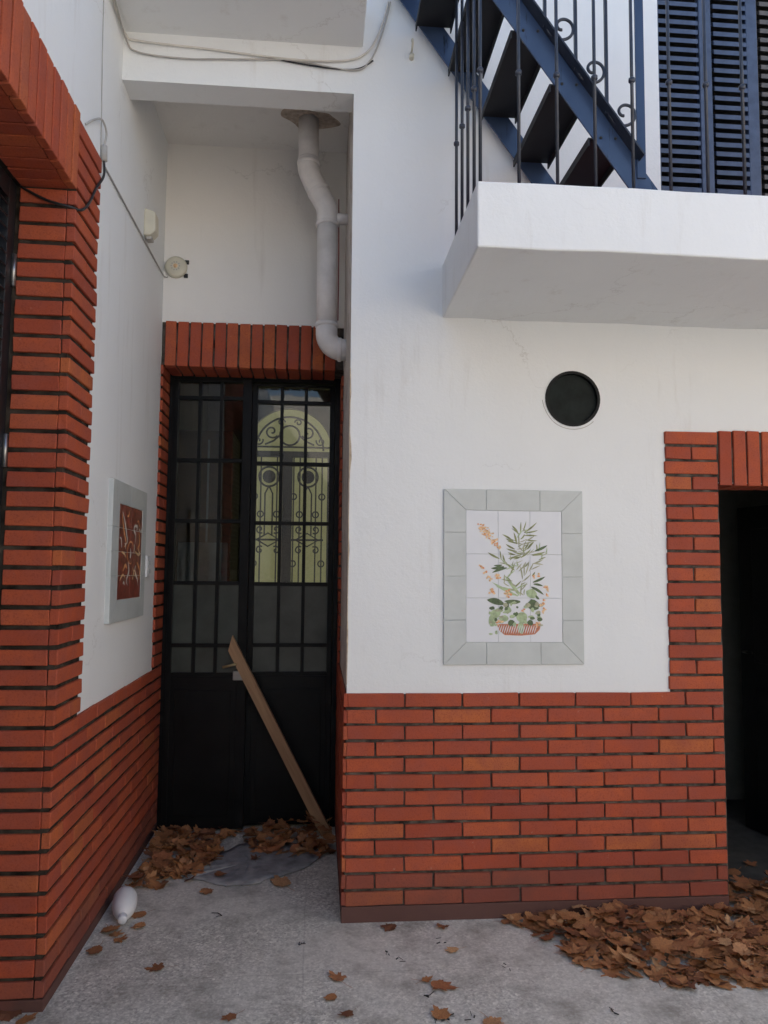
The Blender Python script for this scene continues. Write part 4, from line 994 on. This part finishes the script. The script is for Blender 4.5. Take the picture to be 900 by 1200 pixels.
# single leaves
G1 = 'loose leaves on the paving'
LL = 'single dry brown leaf lying loose on the grey paving'
for x, y, s in [(-.723, -.347, .11), (-.038, -.468, .115), (.195, -.074, .085), (.415, -.085, .08), (.43, -.288, .085), (-.065, -.592, .075), (-.011, -.70, .07), (-.409, -.69, .08), (.475, -.79, .11), (-.64, .35, .09), (.31, -.73, .10), (-.75, -.76, .07), (.29, -.50, .075)]:
    fallen(x, y, .004, s, LL, G1, .10)
fallen(.335, -.545, .004, .15, 'largest lobed leaf lying alone on the paving before the brick base', None, .06, 3)
fallen(-.29, .425, .006, .17, 'large flat orange-brown leaf at the front edge of the flattened sheet', None, .05, 1)
fallen(-1.0, -.19, .004, .11, 'curled leaf against the side wall base in front of the bottle', None, .12)
fallen(-.99, -.02, .004, .12, 'leaf half under the neck of the white bottle', None, .1)
for x, y in ((-.90, .12), (-.96, -.06), (-.87, .0), (-.93, -.11)): fallen(x, y, .004, rl_.uniform(.07, .11), 'dry leaf on the paving around the white bottle', 'leaves around the bottle', .12)
for x, y in ((-.44, .72), (-.38, .8), (-.60, .52)): fallen(x, y, .016, rl_.uniform(.08, .10), 'dry leaf lying on the flattened blue-grey sheet', 'leaves on the sheet', .1)
fallen(-1.165, -.62, .004, .12, 'curled leaf lying at the foot of the brick jamb', None, .1)
fallen(-1.10, -.66, .004, .09, 'small leaf lying at the outer corner of the brick jamb', None, .1)
cr = MB(); rr = random.Random(8)
for x, y in [(.30, -.76), (.34, -.74), (.28, -.62), (.42, -.75), (.16, -.30), (.21, -.34), (.39, -.2), (.62, -.42), (-.2, -.2), (-.55, .1), (-.05, -.85), (.9, -.75)]:
    for j in range(3):
        a_ = rr.uniform(0, 6.28); l_ = rr.uniform(.008, .03); xx, yy = x+rr.uniform(-.02, .02), y+rr.uniform(-.02, .02)
        cr.tube([(xx, yy, .003), (xx+math.cos(a_)*l_, yy+math.sin(a_)*l_, rr.uniform(.003, .009))], rr.uniform(.0008, .0026), 5)
tag(cr.obj('leaf_debris', 'cable_black'), 'scattered dark crumbs and stalks on the grey paving', 'debris', kind='stuff')
# heap along the brick base
front = [(.70, -.05), (.76, -.13), (.81, -.20), (.87, -.30), (.9, -.42), (1.0, -.50), (1.19, -.60), (1.5, -.65), (1.9, -.67), (2.5, -.66)]
def yfront(x):
    for (xa, ya), (xb, yb_) in zip(front, front[1:]):
        if xa <= x <= xb: return ya+(yb_-ya)*(x-xa)/(xb-xa)
    return -.06
def heap_h(x, y):
    yf = yfront(x); u = max(0, min(1, (y-yf)/.2)); v_ = max(0, min(1, (x-.6)/.25)); return .042*u*v_*(.8+.3*math.sin(7*x+3*y))
def in_heap(x, y):
    if x < .70 or x > 2.5: return False
    back_ = -.03 if x < W1+.02 else .26
    return yfront(x)+rl_.uniform(-.03, .03) < y < back_
def mass(name, n, sampler, label, zoff=0):
    mb_ = MB()
    for i in range(n):
        x, y, z, s, tl = sampler()
        vs, fs = LRAW[rl_.randrange(20)]
        R_ = Matrix.Rotation(rl_.uniform(0, 6.28), 3, 'Z') @ Matrix.Rotation(rl_.uniform(-tl, tl), 3, 'X') @ Matrix.Rotation(rl_.uniform(-tl, tl), 3, 'Y')
        mb_.add([R_ @ (Vector(v_)*s)+Vector((x, y, z)) for v_ in vs], fs)
    o = mb_.obj(name, 'dry_leaf_mass', smooth=True, fix=False); return tag(o, label, 'leaves', kind='stuff')
def samp_heap():
    while 1:
        x, y = rl_.uniform(.62, 2.45), rl_.uniform(-.7, .26)
        if in_heap(x, y): return x, y, rl_.uniform(.004, max(.006, heap_h(x, y)*.75)), rl_.uniform(.07, .13), .3
mass('leaf_heap', 700, samp_heap, 'bed of dry brown leaves heaped along the brick base and doorway')
n = 0
while n < 185:
    x, y = rl_.uniform(.62, 2.12), rl_.uniform(-.7, .22)
    if not in_heap(x, y): continue
    fallen(x, y, .006+heap_h(x, y)*rl_.uniform(.7, 1.0), rl_.uniform(.075, .15), 'dry brown leaf on top of the heap along the brick base', 'leaves on the heap by the brick base', .26); n += 1
# drifts in the alcove
def hl(x, y):
    a = max(0, 1-(x-WL)/.5)*max(0, min(1, (y-.30)/.5))*.06; b2 = max(0, min(1, (x+.55)/.25))*max(0, min(1, (y-.72)/.35))*.085
    e = max(0, min(1, (y-.95)/.2))*max(0, 1-(x-WL)/.6)*.05
    return a, b2, max(a, b2, e)
def in_drift(x, y):
    a, b2, h = hl(x, y); return h > .008
def samp_drift():
    while 1:
        x, y = rl_.uniform(WL+.05, -.05), rl_.uniform(.4, 1.20)
        if in_drift(x, y): return x, y, rl_.uniform(.004, max(.006, hl(x, y)[2]*.7)), rl_.uniform(.09, .14), .5
mass('leaf_drift', 170, samp_drift, 'bed of dry leaves drifted against the foot of the black door')
n = 0
while n < 80:
    x, y = rl_.uniform(WL+.06, -.06), rl_.uniform(.4, 1.18)
    if not in_drift(x, y): continue
    lab = ('dry leaf in the drift along the side wall and left door leaf', 'leaves drifted at the side wall') if x < -.55 else ('dry leaf in the drift at the foot of the plank', 'leaves drifted at the plank')
    fallen(x, y, .006+hl(x, y)[2]*rl_.uniform(.6, 1), rl_.uniform(.08, .14), lab[0], lab[1], .45); n += 1
for x, y in ((2.0, .4), (2.15, .5), (2.3, .45), (2.05, .62)): fallen(x, y, .008, .12, 'dry leaf on the dark floor inside the doorway', 'leaves inside the doorway', .2)
